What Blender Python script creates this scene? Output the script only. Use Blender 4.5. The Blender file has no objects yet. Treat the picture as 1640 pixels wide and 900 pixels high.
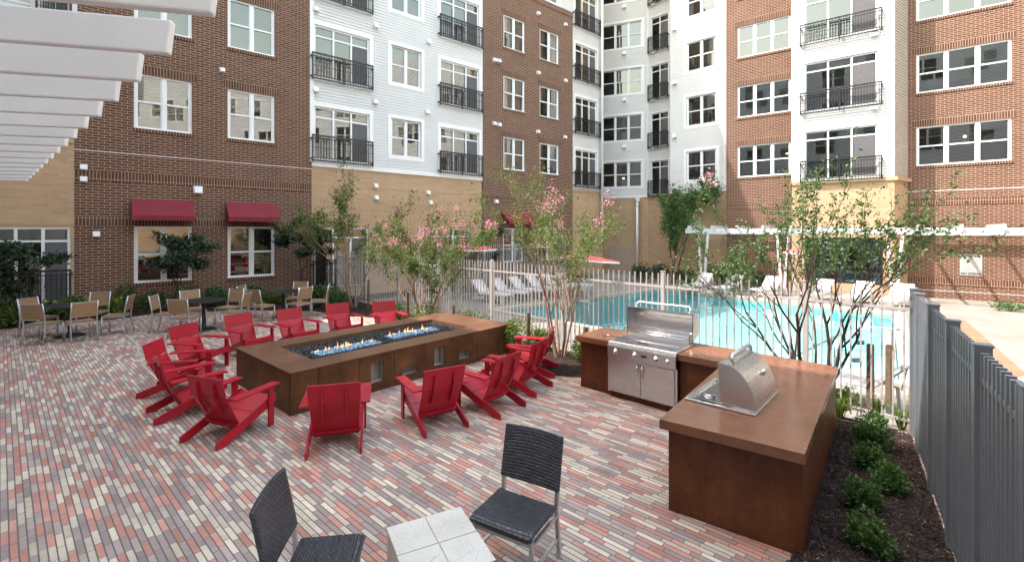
import bpy, math, random
from mathutils import Vector, Matrix
R = math.radians
random.seed(7)
scene = bpy.context.scene
col = scene.collection

# ------------------------------------------------------------------ camera, sky, sun, exposure
F, CX, HY, H = 745.0, 820.0, 370.0, 2.6          # focal length and principal point of the 1640 px photograph, eye height
cam_d = bpy.data.cameras.new('camera'); cam = bpy.data.objects.new('camera', cam_d); col.objects.link(cam)
cam.location = (0, 0, H); cam.rotation_euler = (R(90), 0, 0)
cam_d.sensor_width = 36; cam_d.lens = 36 * F / 1640
cam_d.shift_y = -(450 - HY) / 1640
cam_d.clip_start = 0.05; cam_d.clip_end = 1000
scene.camera = cam
SUN = Vector((-.98, -.15, 1.45)).normalized()    # towards the sun
world = bpy.data.worlds.new('World'); scene.world = world; world.use_nodes = True
nt = world.node_tree
sky = nt.nodes.new('ShaderNodeTexSky'); sky.sky_type = 'NISHITA'; sky.sun_disc = False
sky.sun_elevation = math.asin(SUN.z); sky.sun_rotation = math.atan2(SUN.x, SUN.y)
sky.dust_density = 2.5; sky.air_density = 3.0; sky.ozone_density = 0
bg = nt.nodes['Background']; bg.inputs['Strength'].default_value = 0.15
nt.links.new(sky.outputs[0], bg.inputs['Color'])
sl = bpy.data.lights.new('sun', 'SUN'); sl.energy = 2.0; sl.angle = R(.5); sl.color = (1, .95, .87)
so = bpy.data.objects.new('sun', sl); col.objects.link(so)
so.rotation_euler = (-SUN).to_track_quat('-Z', 'Y').to_euler(); so.location = (-30, -10, 40)
vs = scene.view_settings
vs.view_transform = 'Standard'; vs.look = 'None'; vs.gamma = 1; vs.exposure = 2.22; vs.use_white_balance = True; vs.white_balance_temperature = 6550; vs.white_balance_tint = 18; vs.use_curve_mapping = False
scene.cycles.max_bounces = 8; scene.cycles.diffuse_bounces = 4; scene.cycles.transparent_max_bounces = 12
scene.cycles.caustics_reflective = False; scene.cycles.caustics_refractive = False

def G(px, py, z=0.0):
    Y = F * (H - z) / (py - HY)
    return Vector(((px - CX) / F * Y, Y, z))
def AT(px, Y, z=0.0):
    return Vector(((px - CX) / F * Y, Y, z))
def rotz_of(f):                                   # rotation that turns local +Y to face f
    return math.atan2(-f[0], f[1])

# ------------------------------------------------------------------ mesh builder
class MB:
    def __init__(s): s.v = []; s.f = []; s.sm = []
    def face(s, pts, smooth=False):
        n = len(s.v); s.v += [tuple(p) for p in pts]; s.f.append(tuple(range(n, n + len(pts)))); s.sm.append(smooth)
    def box(s, x0, x1, y0, y1, z0, z1, M=None):
        c = [(x0,y0,z0),(x1,y0,z0),(x1,y1,z0),(x0,y1,z0),(x0,y0,z1),(x1,y0,z1),(x1,y1,z1),(x0,y1,z1)]
        s.hexa(c, M)
    def hexa(s, c, M=None):
        n = len(s.v)
        s.v += [tuple(M @ Vector(p)) if M else tuple(p) for p in c]
        for q in ((3,2,1,0),(4,5,6,7),(0,1,5,4),(1,2,6,5),(2,3,7,6),(3,0,4,7)):
            s.f.append(tuple(n + i for i in q)); s.sm.append(False)
    def prism(s, poly, axis, a0, a1):             # poly of 2-D points (ccw), extruded along axis 'x' 'y' or 'z'
        def P(p, a):
            return (a, p[0], p[1]) if axis == 'x' else ((p[0], a, p[1]) if axis == 'y' else (p[0], p[1], a))
        n = len(poly)
        s.face([P(p, a0) for p in reversed(poly)]); s.face([P(p, a1) for p in poly])
        for i in range(n):
            p, q = poly[i], poly[(i+1) % n]
            s.face([P(p,a0), P(q,a0), P(q,a1), P(p,a1)])
    def bar(s, p, q, w, h=None, up=(0,0,1)):      # rectangular bar between two points
        p = Vector(p); q = Vector(q); d = (q - p).normalized(); h = h or w
        u = Vector(up)
        if abs(d.dot(u)) > .98: u = Vector((1,0,0))
        x = d.cross(u).normalized() * w/2; y = x.cross(d).normalized() * h/2
        s.hexa([p-x-y, p+x-y, q+x-y, q-x-y, p-x+y, p+x+y, q+x+y, q-x+y])
    def tube(s, path, rad, n=8, cap=True):
        path = [Vector(p) for p in path]
        if not hasattr(rad, '__len__'): rad = [rad] * len(path)
        base = len(s.v); ref = None
        for i, p in enumerate(path):
            d = (path[min(i+1, len(path)-1)] - path[max(i-1, 0)]).normalized()
            if ref is None: ref = d.orthogonal().normalized()
            ref = (ref - d * ref.dot(d))
            ref = ref.normalized() if ref.length > 1e-6 else d.orthogonal().normalized()
            b = d.cross(ref)
            for k in range(n):
                a = 2 * math.pi * k / n
                s.v.append(tuple(p + (ref * math.cos(a) + b * math.sin(a)) * rad[i]))
        for i in range(len(path) - 1):
            for k in range(n):
                k2 = (k + 1) % n
                s.f.append((base+i*n+k, base+i*n+k2, base+(i+1)*n+k2, base+(i+1)*n+k)); s.sm.append(True)
        if cap:
            s.f.append(tuple(base + k for k in reversed(range(n)))); s.sm.append(False)
            e = base + (len(path)-1) * n
            s.f.append(tuple(e + k for k in range(n))); s.sm.append(False)
    def lathe(s, prof, c=(0,0,0), n=24, axis='z'):   # prof: (radius, height)
        base = len(s.v); m = len(prof)
        for r, z in prof:
            for k in range(n):
                a = 2*math.pi*k/n
                p = (r*math.cos(a), r*math.sin(a), z)
                if axis == 'y': p = (p[0], p[2], p[1])
                s.v.append((c[0]+p[0], c[1]+p[1], c[2]+p[2]))
        for i in range(m-1):
            for k in range(n):
                k2 = (k+1) % n
                q = (base+i*n+k, base+i*n+k2, base+(i+1)*n+k2, base+(i+1)*n+k)
                s.f.append(q if axis == 'z' else q[::-1]); s.sm.append(True)
    def grid(s, nu, nv, fn, smooth=True):
        b = len(s.v)
        for j in range(nv+1):
            for i in range(nu+1): s.v.append(tuple(fn(i/nu, j/nv)))
        for j in range(nv):
            for i in range(nu):
                s.f.append((b+j*(nu+1)+i, b+j*(nu+1)+i+1, b+(j+1)*(nu+1)+i+1, b+(j+1)*(nu+1)+i)); s.sm.append(smooth)
    def mesh(s, name):
        me = bpy.data.meshes.new(name); me.from_pydata(s.v, [], s.f)
        me.polygons.foreach_set('use_smooth', s.sm); me.update(); return me

def tag(o, label=None, cat=None, group=None, kind=None):
    if label: o['label'] = label
    if cat: o['category'] = cat
    if group: o['group'] = group
    if kind: o['kind'] = kind
    return o
def obj(name, mb, material, parent=None, loc=None, rz=None, bevel=0, solid=0):
    me = mb.mesh(name) if isinstance(mb, MB) else mb
    if material and not me.materials: me.materials.append(material)
    o = bpy.data.objects.new(name, me); col.objects.link(o)
    if parent: o.parent = parent
    if loc is not None: o.location = loc
    if rz is not None: o.rotation_euler = (0, 0, rz)
    if solid:
        m = o.modifiers.new('solid', 'SOLIDIFY'); m.thickness = solid
    if bevel:
        m = o.modifiers.new('bevel', 'BEVEL'); m.width = bevel; m.segments = 2; m.limit_method = 'ANGLE'
    return o
def thing(name, label, cat, loc=(0,0,0), rz=0, group=None):
    o = bpy.data.objects.new(name, None); col.objects.link(o)
    o.empty_display_size = .1
    o.location = loc; o.rotation_euler = (0, 0, rz)
    return tag(o, label, cat, group)
def copy_tree(o, parent=None):
    c = o.copy(); col.objects.link(c)
    if parent: c.parent = parent
    for ch in list(o.children): copy_tree(ch, c)
    return c

# ------------------------------------------------------------------ materials
class NT:
    def __init__(s, name):
        s.m = bpy.data.materials.new(name); s.m.use_nodes = True; s.t = s.m.node_tree
        s.b = s.t.nodes['Principled BSDF']; s.out = s.t.nodes['Material Output']
    def n(s, t, **k):
        x = s.t.nodes.new('ShaderNode' + t)
        for a, v in k.items():
            if a.startswith('i_'): x.inputs[a[2:].replace('_', ' ')].default_value = v
            else: setattr(x, a, v)
        return x
    def l(s, a, b): s.t.links.new(a, b)
    def coord(s): return s.n('TexCoord').outputs['Object']
    def math(s, op, a, b=None, clamp=False):
        x = s.n('Math', operation=op, use_clamp=clamp)
        for i, v in enumerate((a, b)):
            if v is None: continue
            if isinstance(v, (int, float)): x.inputs[i].default_value = v
            else: s.l(v, x.inputs[i])
        return x.outputs[0]
    def noise(s, scale, detail=4, vec=None, rough=.55):
        x = s.n('TexNoise'); x.inputs['Scale'].default_value = scale; x.inputs['Detail'].default_value = detail
        x.inputs['Roughness'].default_value = rough
        s.l(vec if vec else s.coord(), x.inputs['Vector']); return x.outputs['Fac']
    def ramp(s, fac, stops, interp='LINEAR'):
        x = s.n('ValToRGB'); x.color_ramp.interpolation = interp; e = x.color_ramp.elements
        while len(e) < len(stops): e.new(.5)
        for i, (p, c) in enumerate(stops): e[i].position = p; e[i].color = (*c, 1)
        s.l(fac, x.inputs[0]); return x.outputs[0]
    def mix(s, fac, a, b, mode='MIX'):
        x = s.n('Mix', data_type='RGBA', blend_type=mode)
        for i, v in ((0, fac), (6, a), (7, b)):
            if isinstance(v, (int, float)): x.inputs[i].default_value = v
            elif isinstance(v, tuple): x.inputs[i].default_value = (*v, 1)
            else: s.l(v, x.inputs[i])
        return x.outputs[2]
    def bump(s, h, strength=.3, dist=.01):
        x = s.n('Bump'); x.inputs['Strength'].default_value = strength; x.inputs['Distance'].default_value = dist
        s.l(h, x.inputs['Height']); s.l(x.outputs[0], s.b.inputs['Normal'])
    def base(s, c):
        if isinstance(c, tuple): s.b.inputs['Base Color'].default_value = (*c, 1)
        else: s.l(c, s.b.inputs['Base Color'])

def mat(name, c, rough=.5, metal=0, var=.12, scale=6, bump=0, bscale=60, spec=.5, rvar=0, coat=0):
    k = NT(name); k.b.inputs['Roughness'].default_value = rough; k.b.inputs['Metallic'].default_value = metal
    k.b.inputs['Specular IOR Level'].default_value = spec; k.b.inputs['Coat Weight'].default_value = coat
    f = k.noise(scale, 5)
    lo = tuple(max(0, x*(1-var)) for x in c); hi = tuple(min(1, x*(1+var)) for x in c)
    k.base(k.ramp(f, [(.3, lo), (.7, hi)]))
    if rvar:
        x = k.n('MapRange'); x.inputs['To Min'].default_value = max(.02, rough-rvar); x.inputs['To Max'].default_value = rough+rvar
        k.l(k.noise(scale*2.3, 4), x.inputs[0]); k.l(x.outputs[0], k.b.inputs['Roughness'])
    if bump: k.bump(k.noise(bscale, 3), bump, .004)
    return k.m

def brick_mat(name, c1, c2, mortar, bw, rh, ms, offset=.5, bump=.35):
    k = NT(name); k.b.inputs['Roughness'].default_value = .88; k.b.inputs['Specular IOR Level'].default_value = .2
    sp = k.n('SeparateXYZ'); k.l(k.coord(), sp.inputs[0])
    cb = k.n('CombineXYZ'); k.l(k.math('ADD', sp.outputs[0], sp.outputs[1]), cb.inputs[0]); k.l(sp.outputs[2], cb.inputs[1])
    br = k.n('TexBrick', offset=offset); br.inputs['Scale'].default_value = 1
    br.inputs['Brick Width'].default_value = bw; br.inputs['Row Height'].default_value = rh
    br.inputs['Mortar Size'].default_value = ms; br.inputs['Mortar Smooth'].default_value = .15; br.inputs['Bias'].default_value = 0
    br.inputs['Color1'].default_value = (*c1, 1); br.inputs['Color2'].default_value = (*c2, 1); br.inputs['Mortar'].default_value = (*mortar, 1)
    k.l(cb.outputs[0], br.inputs['Vector'])
    big = k.noise(.6, 3); fine = k.noise(35, 3)
    c = k.mix(.35, br.outputs['Color'], k.ramp(big, [(.3, (.75,.75,.75)), (.7, (1.15,1.15,1.15))]), 'MULTIPLY')
    c = k.mix(.4, c, k.ramp(fine, [(.3, (.7,.7,.7)), (.7, (1.2,1.2,1.2))]), 'MULTIPLY')
    k.base(c)
    inv = k.math('SUBTRACT', 1, br.outputs['Fac']); k.bump(k.math('ADD', inv, k.math('MULTIPLY', fine, .3)), bump, .012)
    return k.m
BR1, BR2, MO = (.105,.045,.029), (.152,.068,.043), (.40,.32,.245)
M = {}
M['brick'] = brick_mat('brown brick', BR1, BR2, MO, .275, .083, .0085)
M['soldier'] = brick_mat('soldier course brick', (.09,.040,.027), (.145,.066,.042), MO, .083, .30, .0075, 0)
M['sign_grey'] = mat('shaded white board', (.42,.42,.41), .5, var=.05)  # white board with its shade put into a grey colour
M['tan'] = brick_mat('tan masonry', (.43,.285,.175), (.495,.335,.208), (.50,.375,.25), .40, .10, .006, .5, .2)
M['tanband'] = mat('tan band', (.45,.31,.18), .85, var=.08, scale=3)
M['siding'] = mat('white lap siding', (.63,.635,.63), .55, var=.04, scale=1.2)
M['trim'] = mat('white trim', (.78,.79,.80), .45, var=.03, scale=2)
M['vinyl'] = mat('white window frame', (.78,.79,.80), .35, var=.02, scale=2)
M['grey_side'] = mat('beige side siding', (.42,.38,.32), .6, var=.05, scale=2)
M['interior'] = mat('dim room', (.12,.115,.11), .8, var=.5, scale=.9)
M['blind'] = mat('window blind', (.46,.465,.45), .6, var=.1, scale=2)
M['screen'] = mat('insect screen', (.10,.10,.105), .7, var=.1)
M['rail'] = mat('black railing', (.014,.014,.016), .4, var=.3)
M['vent'] = mat('white vent cap', (.75,.75,.74), .5, var=.04)
M['awning'] = mat('burgundy canvas', (.195,.011,.024), .75, var=.10, scale=3, bump=.1, bscale=150)
M['red'] = mat('red chair plastic', (.36,.009,.022), .36, var=.06, scale=3, bump=.05, bscale=40, rvar=.08)
M['fence'] = mat('grey painted steel', (.155,.172,.192), .42, var=.10, scale=5, rvar=.1)
M['poolfence'] = mat('sun paled grey steel', (.40,.385,.365), .5, var=.08, scale=5)  # same grey as the big fence, sunlight put into a paler colour
M['pergola'] = mat('sunlit white paint', (.56,.57,.58), .42, var=.03, scale=2)  # sunlit copy of the white paint, darkened against overexposure
M['beam'] = mat('shaded white paint', (.76,.765,.77), .42, var=.035, scale=3, bump=.05, bscale=30)  # shaded copy of that white, extra lightness put into the colour
M['chrome'] = mat('bright steel', (.72,.72,.73), .16, 1, var=.05)
M['alu'] = mat('brushed aluminium', (.50,.51,.53), .38, .85, var=.06, scale=12)
M['iron'] = mat('dark cast iron', (.02,.021,.024), .45, .3, var=.3)
M['black'] = mat('matt black', (.012,.012,.012), .6, var=.3)
M['white_sling'] = mat('white sling', (.58,.58,.58), .6, var=.03)
M['grey_sling'] = mat('grey sling', (.30,.30,.30), .65, var=.08)
M['umb'] = mat('coral canopy', (.62,.13,.11), .7, var=.08, scale=4)
M['stake'] = mat('weathered stake', (.15,.10,.065), .85, var=.3, scale=20)
M['bark_pale'] = mat('crape myrtle bark', (.30,.20,.14), .8, var=.35, scale=14, bump=.3, bscale=40)
M['bark_dark'] = mat('dark bark', (.060,.044,.034), .9, var=.4, scale=20, bump=.4, bscale=50)
M['pink'] = mat('pink blossom', (.74,.30,.38), .7, var=.2, scale=30)
M['yellowflower'] = mat('yellow blossom', (.62,.55,.16), .7, var=.2, scale=30)

_k = NT('red chair plastic'); _oi = _k.n('ObjectInfo'); _f = _k.noise(3, 5)
_c = _k.ramp(_f, [(.3,(.34,.008,.020)),(.7,(.41,.012,.030))])
_v = _k.n('MapRange'); _v.inputs['To Min'].default_value = .86; _v.inputs['To Max'].default_value = 1.12; _k.l(_oi.outputs['Random'], _v.inputs[0])
_hs = _k.n('HueSaturation'); _k.l(_v.outputs[0], _hs.inputs['Value']); _k.l(_c, _hs.inputs['Color']); _k.base(_hs.outputs[0])
_k.l(_k.ramp(_k.noise(9, 5), [(.35,(.28,)*3),(.7,(.5,)*3)]), _k.b.inputs['Roughness']); _k.bump(_k.noise(60, 3), .06, .003)
_k.b.inputs['Specular IOR Level'].default_value = .35
M['red'] = _k.m
def steel_mat():
    k = NT('brushed stainless'); k.b.inputs['Metallic'].default_value = 1
    mp = k.n('Mapping'); mp.inputs['Scale'].default_value = (3, 60, 160); k.l(k.coord(), mp.inputs[0])
    f = k.noise(4, 3, mp.outputs[0])
    k.base(k.ramp(f, [(.3,(.52,.515,.51)),(.7,(.66,.655,.65))]))
    k.l(k.ramp(f, [(.3,(.24,)*3),(.7,(.36,)*3)]), k.b.inputs['Roughness']); return k.m
M['steel'] = steel_mat()

def wood_mat(name, a, b):
    k = NT(name); k.b.inputs['Roughness'].default_value = .55
    mp = k.n('Mapping'); mp.inputs['Scale'].default_value = (3, 30, 40); k.l(k.coord(), mp.inputs[0])
    f = k.noise(2.5, 5, mp.outputs[0]); k.base(k.ramp(f, [(.3, a), (.7, b)])); k.bump(f, .1, .003); return k.m
M['teak'] = wood_mat('warm slat wood', (.25,.15,.075), (.36,.225,.12))

def corten(name, dark, mid, light, rough, streak=True):
    k = NT(name); k.b.inputs['Specular IOR Level'].default_value = .5 if not streak else .28
    c = k.coord()
    mp = k.n('Mapping'); mp.inputs['Scale'].default_value = (6, 6, 1.0); k.l(c, mp.inputs[0])
    a = k.noise(1.7, 7, c, .62); st = k.noise(2.2, 5, mp.outputs[0]); fi = k.noise(28, 4, c)
    col_ = k.ramp(a, [(.28, dark), (.5, mid), (.74, light)])
    if streak: col_ = k.mix(.45, col_, k.ramp(st, [(.3,(.62,.6,.58)),(.65,(1.2,1.2,1.2))]), 'MULTIPLY')
    col_ = k.mix(.35, col_, k.ramp(fi, [(.3,(.72,.72,.72)),(.7,(1.2,1.2,1.2))]), 'MULTIPLY')
    k.base(col_)
    x = k.n('MapRange'); x.inputs['To Min'].default_value = rough-.12; x.inputs['To Max'].default_value = rough+.16
    k.l(a, x.inputs[0]); k.l(x.outputs[0], k.b.inputs['Roughness']); k.bump(fi, .12, .003); return k.m
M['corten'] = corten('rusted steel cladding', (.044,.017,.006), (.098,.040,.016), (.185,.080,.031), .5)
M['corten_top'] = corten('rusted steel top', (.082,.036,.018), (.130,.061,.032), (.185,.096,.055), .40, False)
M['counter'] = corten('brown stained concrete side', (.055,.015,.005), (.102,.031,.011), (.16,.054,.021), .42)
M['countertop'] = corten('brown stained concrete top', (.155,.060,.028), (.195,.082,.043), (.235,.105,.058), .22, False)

def paver_mat():
    k = NT('brick pavers'); k.b.inputs['Roughness'].default_value = .8; k.b.inputs['Specular IOR Level'].default_value = .3
    c = k.coord()
    def dot(v):
        x = k.n('VectorMath', operation='DOT_PRODUCT'); k.l(c, x.inputs[0]); x.inputs[1].default_value = (*v, 0); return x.outputs['Value']
    u = k.math('DIVIDE', dot((.740, -.672)), .245); v = k.math('DIVIDE', dot((.672, .740)), .0525)
    row = k.math('FLOOR', v); fv = k.math('FRACT', v)
    w = k.n('TexWhiteNoise', noise_dimensions='1D'); k.l(row, w.inputs['W'])
    u2 = k.math('ADD', u, k.math('MULTIPLY', w.outputs['Value'], 7.3)); cu = k.math('FLOOR', u2); fu = k.math('FRACT', u2)
    cb = k.n('CombineXYZ'); k.l(row, cb.inputs[0]); k.l(cu, cb.inputs[1])
    w2 = k.n('TexWhiteNoise', noise_dimensions='2D'); k.l(cb.outputs[0], w2.inputs['Vector'])
    r1 = w2.outputs['Value']
    sp = k.n('SeparateColor'); k.l(w2.outputs['Color'], sp.inputs[0])
    colr = k.ramp(r1, [(0,(.60,.515,.41)),(.20,(.54,.455,.36)),(.37,(.53,.265,.205)),(.53,(.46,.22,.17)),(.66,(.38,.295,.265)),(.84,(.325,.25,.23))], 'CONSTANT')
    colr = k.mix(1, colr, k.ramp(sp.outputs[1], [(0,(.82,.82,.82)),(1,(1.14,1.14,1.14))]), 'MULTIPLY')
    fine = k.noise(70, 4, c); big = k.noise(.7, 4, c)
    colr = k.mix(.55, colr, k.ramp(fine, [(.25,(.7,.7,.7)),(.75,(1.2,1.2,1.2))]), 'MULTIPLY')
    colr = k.mix(.6, colr, k.ramp(big, [(.3,(.80,.79,.80)),(.7,(1.12,1.12,1.1))]), 'MULTIPLY')
    dirt = k.noise(2.6, 6, c, .65)
    colr = k.mix(.55, colr, k.ramp(dirt, [(.34,(.70,.68,.66)),(.52,(1,1,1)),(.75,(1.10,1.08,1.05))]), 'MULTIPLY')
    ev = k.math('MINIMUM', fv, k.math('SUBTRACT', 1, fv)); eu = k.math('MULTIPLY', k.math('MINIMUM', fu, k.math('SUBTRACT', 1, fu)), 4.2)
    e = k.math('ADD', k.math('MINIMUM', ev, k.math('MULTIPLY', eu, 1.5)), k.math('MULTIPLY', k.math('SUBTRACT', fine, .5), .09))
    x = k.n('MapRange'); x.inputs['From Min'].default_value = .06; x.inputs['From Max'].default_value = .12; k.l(e, x.inputs[0])
    k.base(k.mix(x.outputs[0], k.ramp(k.noise(220, 2, c), [(.42,(.045,.042,.045)),(.62,(.20,.19,.19))]), colr))
    k.bump(k.math('ADD', x.outputs[0], k.math('MULTIPLY', fine, .25)), .4, .006)
    return k.m
M['paver'] = paver_mat()

def deck_mat():
    k = NT('pale concrete deck'); k.b.inputs['Roughness'].default_value = .85
    c = k.coord(); f = k.noise(1.1, 6, c); g = k.noise(40, 3, c)
    cc = k.ramp(f, [(.3,(.185,.170,.148)),(.7,(.265,.245,.21))])
    cc = k.mix(.35, cc, k.ramp(g, [(.3,(.8,.8,.8)),(.7,(1.15,1.15,1.15))]), 'MULTIPLY'); k.base(cc); k.bump(g, .15, .003); return k.m
M['deck'] = deck_mat()
M['coping'] = mat('pale coping stone', (.34,.315,.28), .8, var=.1, scale=8)
M['tanstrip'] = brick_mat('tan deck pavers', (.20,.13,.08), (.27,.18,.115), (.18,.14,.11), .20, .10, .006)
M['plaster'] = mat('deep water tinted plaster', (.25,.70,.74), .6, var=.06, scale=2)  # light lost in deep water put into the plaster colour
M['plaster_pale'] = mat('shallow water tinted plaster', (.56,.72,.71), .6, var=.06, scale=2)  # same plaster, brightness of shallow water put into the colour
M['pooltile'] = mat('dark pool tile', (.02,.05,.08), .3, var=.2, scale=12)

def mulch_mat():
    k = NT('dark shredded mulch'); k.b.inputs['Roughness'].default_value = .95; k.b.inputs['Specular IOR Level'].default_value = .15
    c = k.coord(); v = k.n('TexVoronoi'); v.inputs['Scale'].default_value = 42; k.l(c, v.inputs['Vector'])
    f = k.noise(60, 5, c); big = k.noise(2, 3, c)
    sp = k.n('SeparateColor'); k.l(v.outputs['Color'], sp.inputs[0])
    cc = k.ramp(sp.outputs[0], [(0,(.020,.013,.012)),(.6,(.045,.028,.024)),(1,(.085,.052,.04))])
    cc = k.mix(.5, cc, k.ramp(big, [(.3,(.7,.7,.7)),(.7,(1.2,1.2,1.2))]), 'MULTIPLY')
    k.base(cc); k.bump(k.math('ADD', v.outputs['Distance'], f), .9, .03); return k.m
M['mulch'] = mulch_mat()
def island_mat(name, stops, rough=.8, transl=0):
    k = NT(name); g = k.n('NewGeometry'); c = k.ramp(g.outputs['Random Per Island'], stops)
    k.base(c); k.b.inputs['Roughness'].default_value = rough
    if transl:
        t = k.n('BsdfTranslucent'); mx = k.n('MixShader'); mx.inputs[0].default_value = transl
        cc = k.mix(1, c, (1.5, 1.5, .7), 'MULTIPLY')
        k.l(cc, t.inputs[0]); k.l(k.b.outputs[0], mx.inputs[1]); k.l(t.outputs[0], mx.inputs[2]); k.l(mx.outputs[0], k.out.inputs[0])
    return k.m
M['chips'] = island_mat('mulch chips', [(0,(.018,.012,.011)),(.6,(.05,.03,.026)),(.93,(.09,.058,.045)),(1,(.24,.18,.13))], .95)
M['leaf_crape'] = island_mat('crape myrtle leaf', [(0,(.042,.088,.020)),(.5,(.085,.150,.032)),(.85,(.155,.215,.055)),(1,(.25,.19,.07))], .5, .35)
M['leaf_dark'] = island_mat('dark green leaf', [(0,(.012,.032,.016)),(.6,(.025,.055,.026)),(1,(.06,.095,.04))], .45, .2)
M['leaf_mid'] = island_mat('green leaf', [(0,(.030,.075,.022)),(.6,(.058,.13,.036)),(1,(.13,.22,.06))], .5, .3)
M['leaf_bright'] = island_mat('bright green leaf', [(0,(.06,.11,.02)),(.6,(.12,.19,.03)),(1,(.22,.27,.07))], .5, .35)
M['lava'] = island_mat('black lava pebble', [(0,(.008,.009,.011)),(.7,(.02,.022,.026)),(1,(.06,.065,.075))], .4)
M['glass_chip'] = island_mat('blue fire glass', [(0,(.05,.17,.32)),(.5,(.16,.36,.52)),(.85,(.45,.62,.72)),(1,(.8,.85,.88))], .15)

def glass_mat(name, tint, ior):
    k = NT(name); t = k.n('BsdfTransparent'); t.inputs[0].default_value = (*tint, 1)
    g = k.n('BsdfGlossy'); g.inputs['Roughness'].default_value = .0; g.inputs[0].default_value = (.92,.97,.97,1)
    fr = k.n('Fresnel'); fr.inputs[0].default_value = ior
    mx = k.n('MixShader'); k.l(fr.outputs[0], mx.inputs[0]); k.l(t.outputs[0], mx.inputs[1]); k.l(g.outputs[0], mx.inputs[2])
    k.l(mx.outputs[0], k.out.inputs[0]); return k.m, k, g
M['glass'], _, _ = glass_mat('window glass', (.80,.88,.86), 2.3)
M['water'], _k, _g = glass_mat('pool water', (.62,.93,.95), 1.33)
_b = _k.n('Bump'); _b.inputs['Strength'].default_value = .5; _b.inputs['Distance'].default_value = .03
_k.l(_k.noise(2.2, 3), _b.inputs['Height']); _k.l(_b.outputs[0], _g.inputs['Normal'])
def flame_mat():
    k = NT('gas flame'); e = k.n('Emission'); t = k.n('BsdfTransparent'); mx = k.n('MixShader')
    sp = k.n('SeparateXYZ'); k.l(k.n('TexCoord').outputs['Generated'], sp.inputs[0])
    k.l(k.ramp(sp.outputs[2], [(0,(1,.62,.22)),(.5,(1,.42,.08)),(1,(.9,.22,.03))]), e.inputs[0]); e.inputs[1].default_value = .75
    k.l(k.ramp(sp.outputs[2], [(0,(.75,)*3),(.6,(.6,)*3),(1,(.25,)*3)]), mx.inputs[0])
    k.l(t.outputs[0], mx.inputs[1]); k.l(e.outputs[0], mx.inputs[2]); k.l(mx.outputs[0], k.out.inputs[0]); return k.m
M['flame'] = flame_mat()
def emit(name, c, s):
    k = NT(name); k.b.inputs['Emission Color'].default_value = (*c, 1); k.b.inputs['Emission Strength'].default_value = s; return k.m
M['lamp'] = emit('lit ceiling lamp', (1,.72,.38), 6)
def wicker_mat():
    k = NT('black woven wicker'); k.b.inputs['Roughness'].default_value = .42
    c = k.coord(); sp = k.n('SeparateXYZ'); k.l(c, sp.inputs[0])
    cb = k.n('CombineXYZ'); k.l(sp.outputs[0], cb.inputs[0]); k.l(k.math('ADD', sp.outputs[1], sp.outputs[2]), cb.inputs[1])
    br = k.n('TexBrick', offset=.5); br.inputs['Scale'].default_value = 1; br.inputs['Brick Width'].default_value = .046; br.inputs['Row Height'].default_value = .019
    br.inputs['Mortar Size'].default_value = .0042; br.inputs['Mortar Smooth'].default_value = .8
    br.inputs['Color1'].default_value = (.026,.030,.039,1); br.inputs['Color2'].default_value = (.062,.068,.084,1); br.inputs['Mortar'].default_value = (.002,.002,.003,1)
    k.l(cb.outputs[0], br.inputs['Vector']); k.base(br.outputs['Color'])
    k.bump(k.math('SUBTRACT', 1, br.outputs['Fac']), .9, .006); return k.m
M['wicker'] = wicker_mat()
def tile_mat():
    k = NT('etched concrete tile'); k.b.inputs['Roughness'].default_value = .55
    c = k.coord(); f = k.noise(5, 6, c); v = k.n('TexVoronoi', feature='DISTANCE_TO_EDGE'); v.inputs['Scale'].default_value = 6.5; k.l(c, v.inputs['Vector'])
    cc = k.ramp(f, [(.3,(.50,.475,.43)),(.7,(.60,.575,.525))])
    x = k.n('MapRange'); x.inputs['From Max'].default_value = .012; k.l(v.outputs['Distance'], x.inputs[0])
    k.base(k.mix(x.outputs[0], (.38,.36,.34), cc)); k.bump(k.noise(45, 4, c), .15, .003); return k.m
M['tile'] = tile_mat()
M['grout'] = mat('tile grout', (.42,.395,.36), .9)
# ------------------------------------------------------------------ ground: deck with the pool hole, patio slab, beds
ZD = -.35                                           # pool deck level
FC = Vector((5.14, 5.96, 0))                        # the corner where the two fences meet
FD = Vector((-.695, .719, 0)).normalized()          # along the pool fence
BD = (Vector((3.55, 3.73, 0)) - FC).normalized()    # along the big fence, towards the viewer
pool = [G(797,497,ZD), G(1441,612,ZD), G(1432,503,ZD), G(1060,463,ZD)]   # near left, near right, far right, far left
pool = [Vector((p.x, p.y, 0)) for p in pool]
def ring(poly_in, poly_out, z_in, z_out, mb):
    n = len(poly_in)
    for i in range(n):
        a, b = poly_in[i], poly_in[(i+1) % n]; c, d = poly_out[(i+1) % n], poly_out[i]
        mb.face([(d.x,d.y,z_out),(c.x,c.y,z_out),(b.x,b.y,z_in),(a.x,a.y,z_in)])
pc = sum(pool, Vector()) / 4
def grow_poly(poly, w):
    out = []
    n = len(poly)
    for i in range(n):
        p0, p1, p2 = poly[i-1], poly[i], poly[(i+1) % n]
        d1 = (p1-p0).normalized(); d2 = (p2-p1).normalized()
        n1 = Vector((d1.y,-d1.x,0)); n2 = Vector((d2.y,-d2.x,0))
        b = (n1+n2).normalized(); out.append(p1 + b * (w / max(.3, b.dot(n1))))
    return out
cop = grow_poly(pool, .32)
mb = MB(); far = [Vector(p) for p in ((-150,-150,0),(150,-150,0),(150,150,0),(-150,150,0))]
ring(cop, [far[0], far[1], far[2], far[3]], ZD, ZD, mb)
tag(obj('pool_deck', mb, M['deck']), kind='structure')
mb = MB(); ring(pool, cop, ZD+.05, ZD+.05, mb); ring(cop, cop, ZD+.05, ZD, mb)
ring(pool, pool, ZD-.16, ZD+.05, mb)
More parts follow.
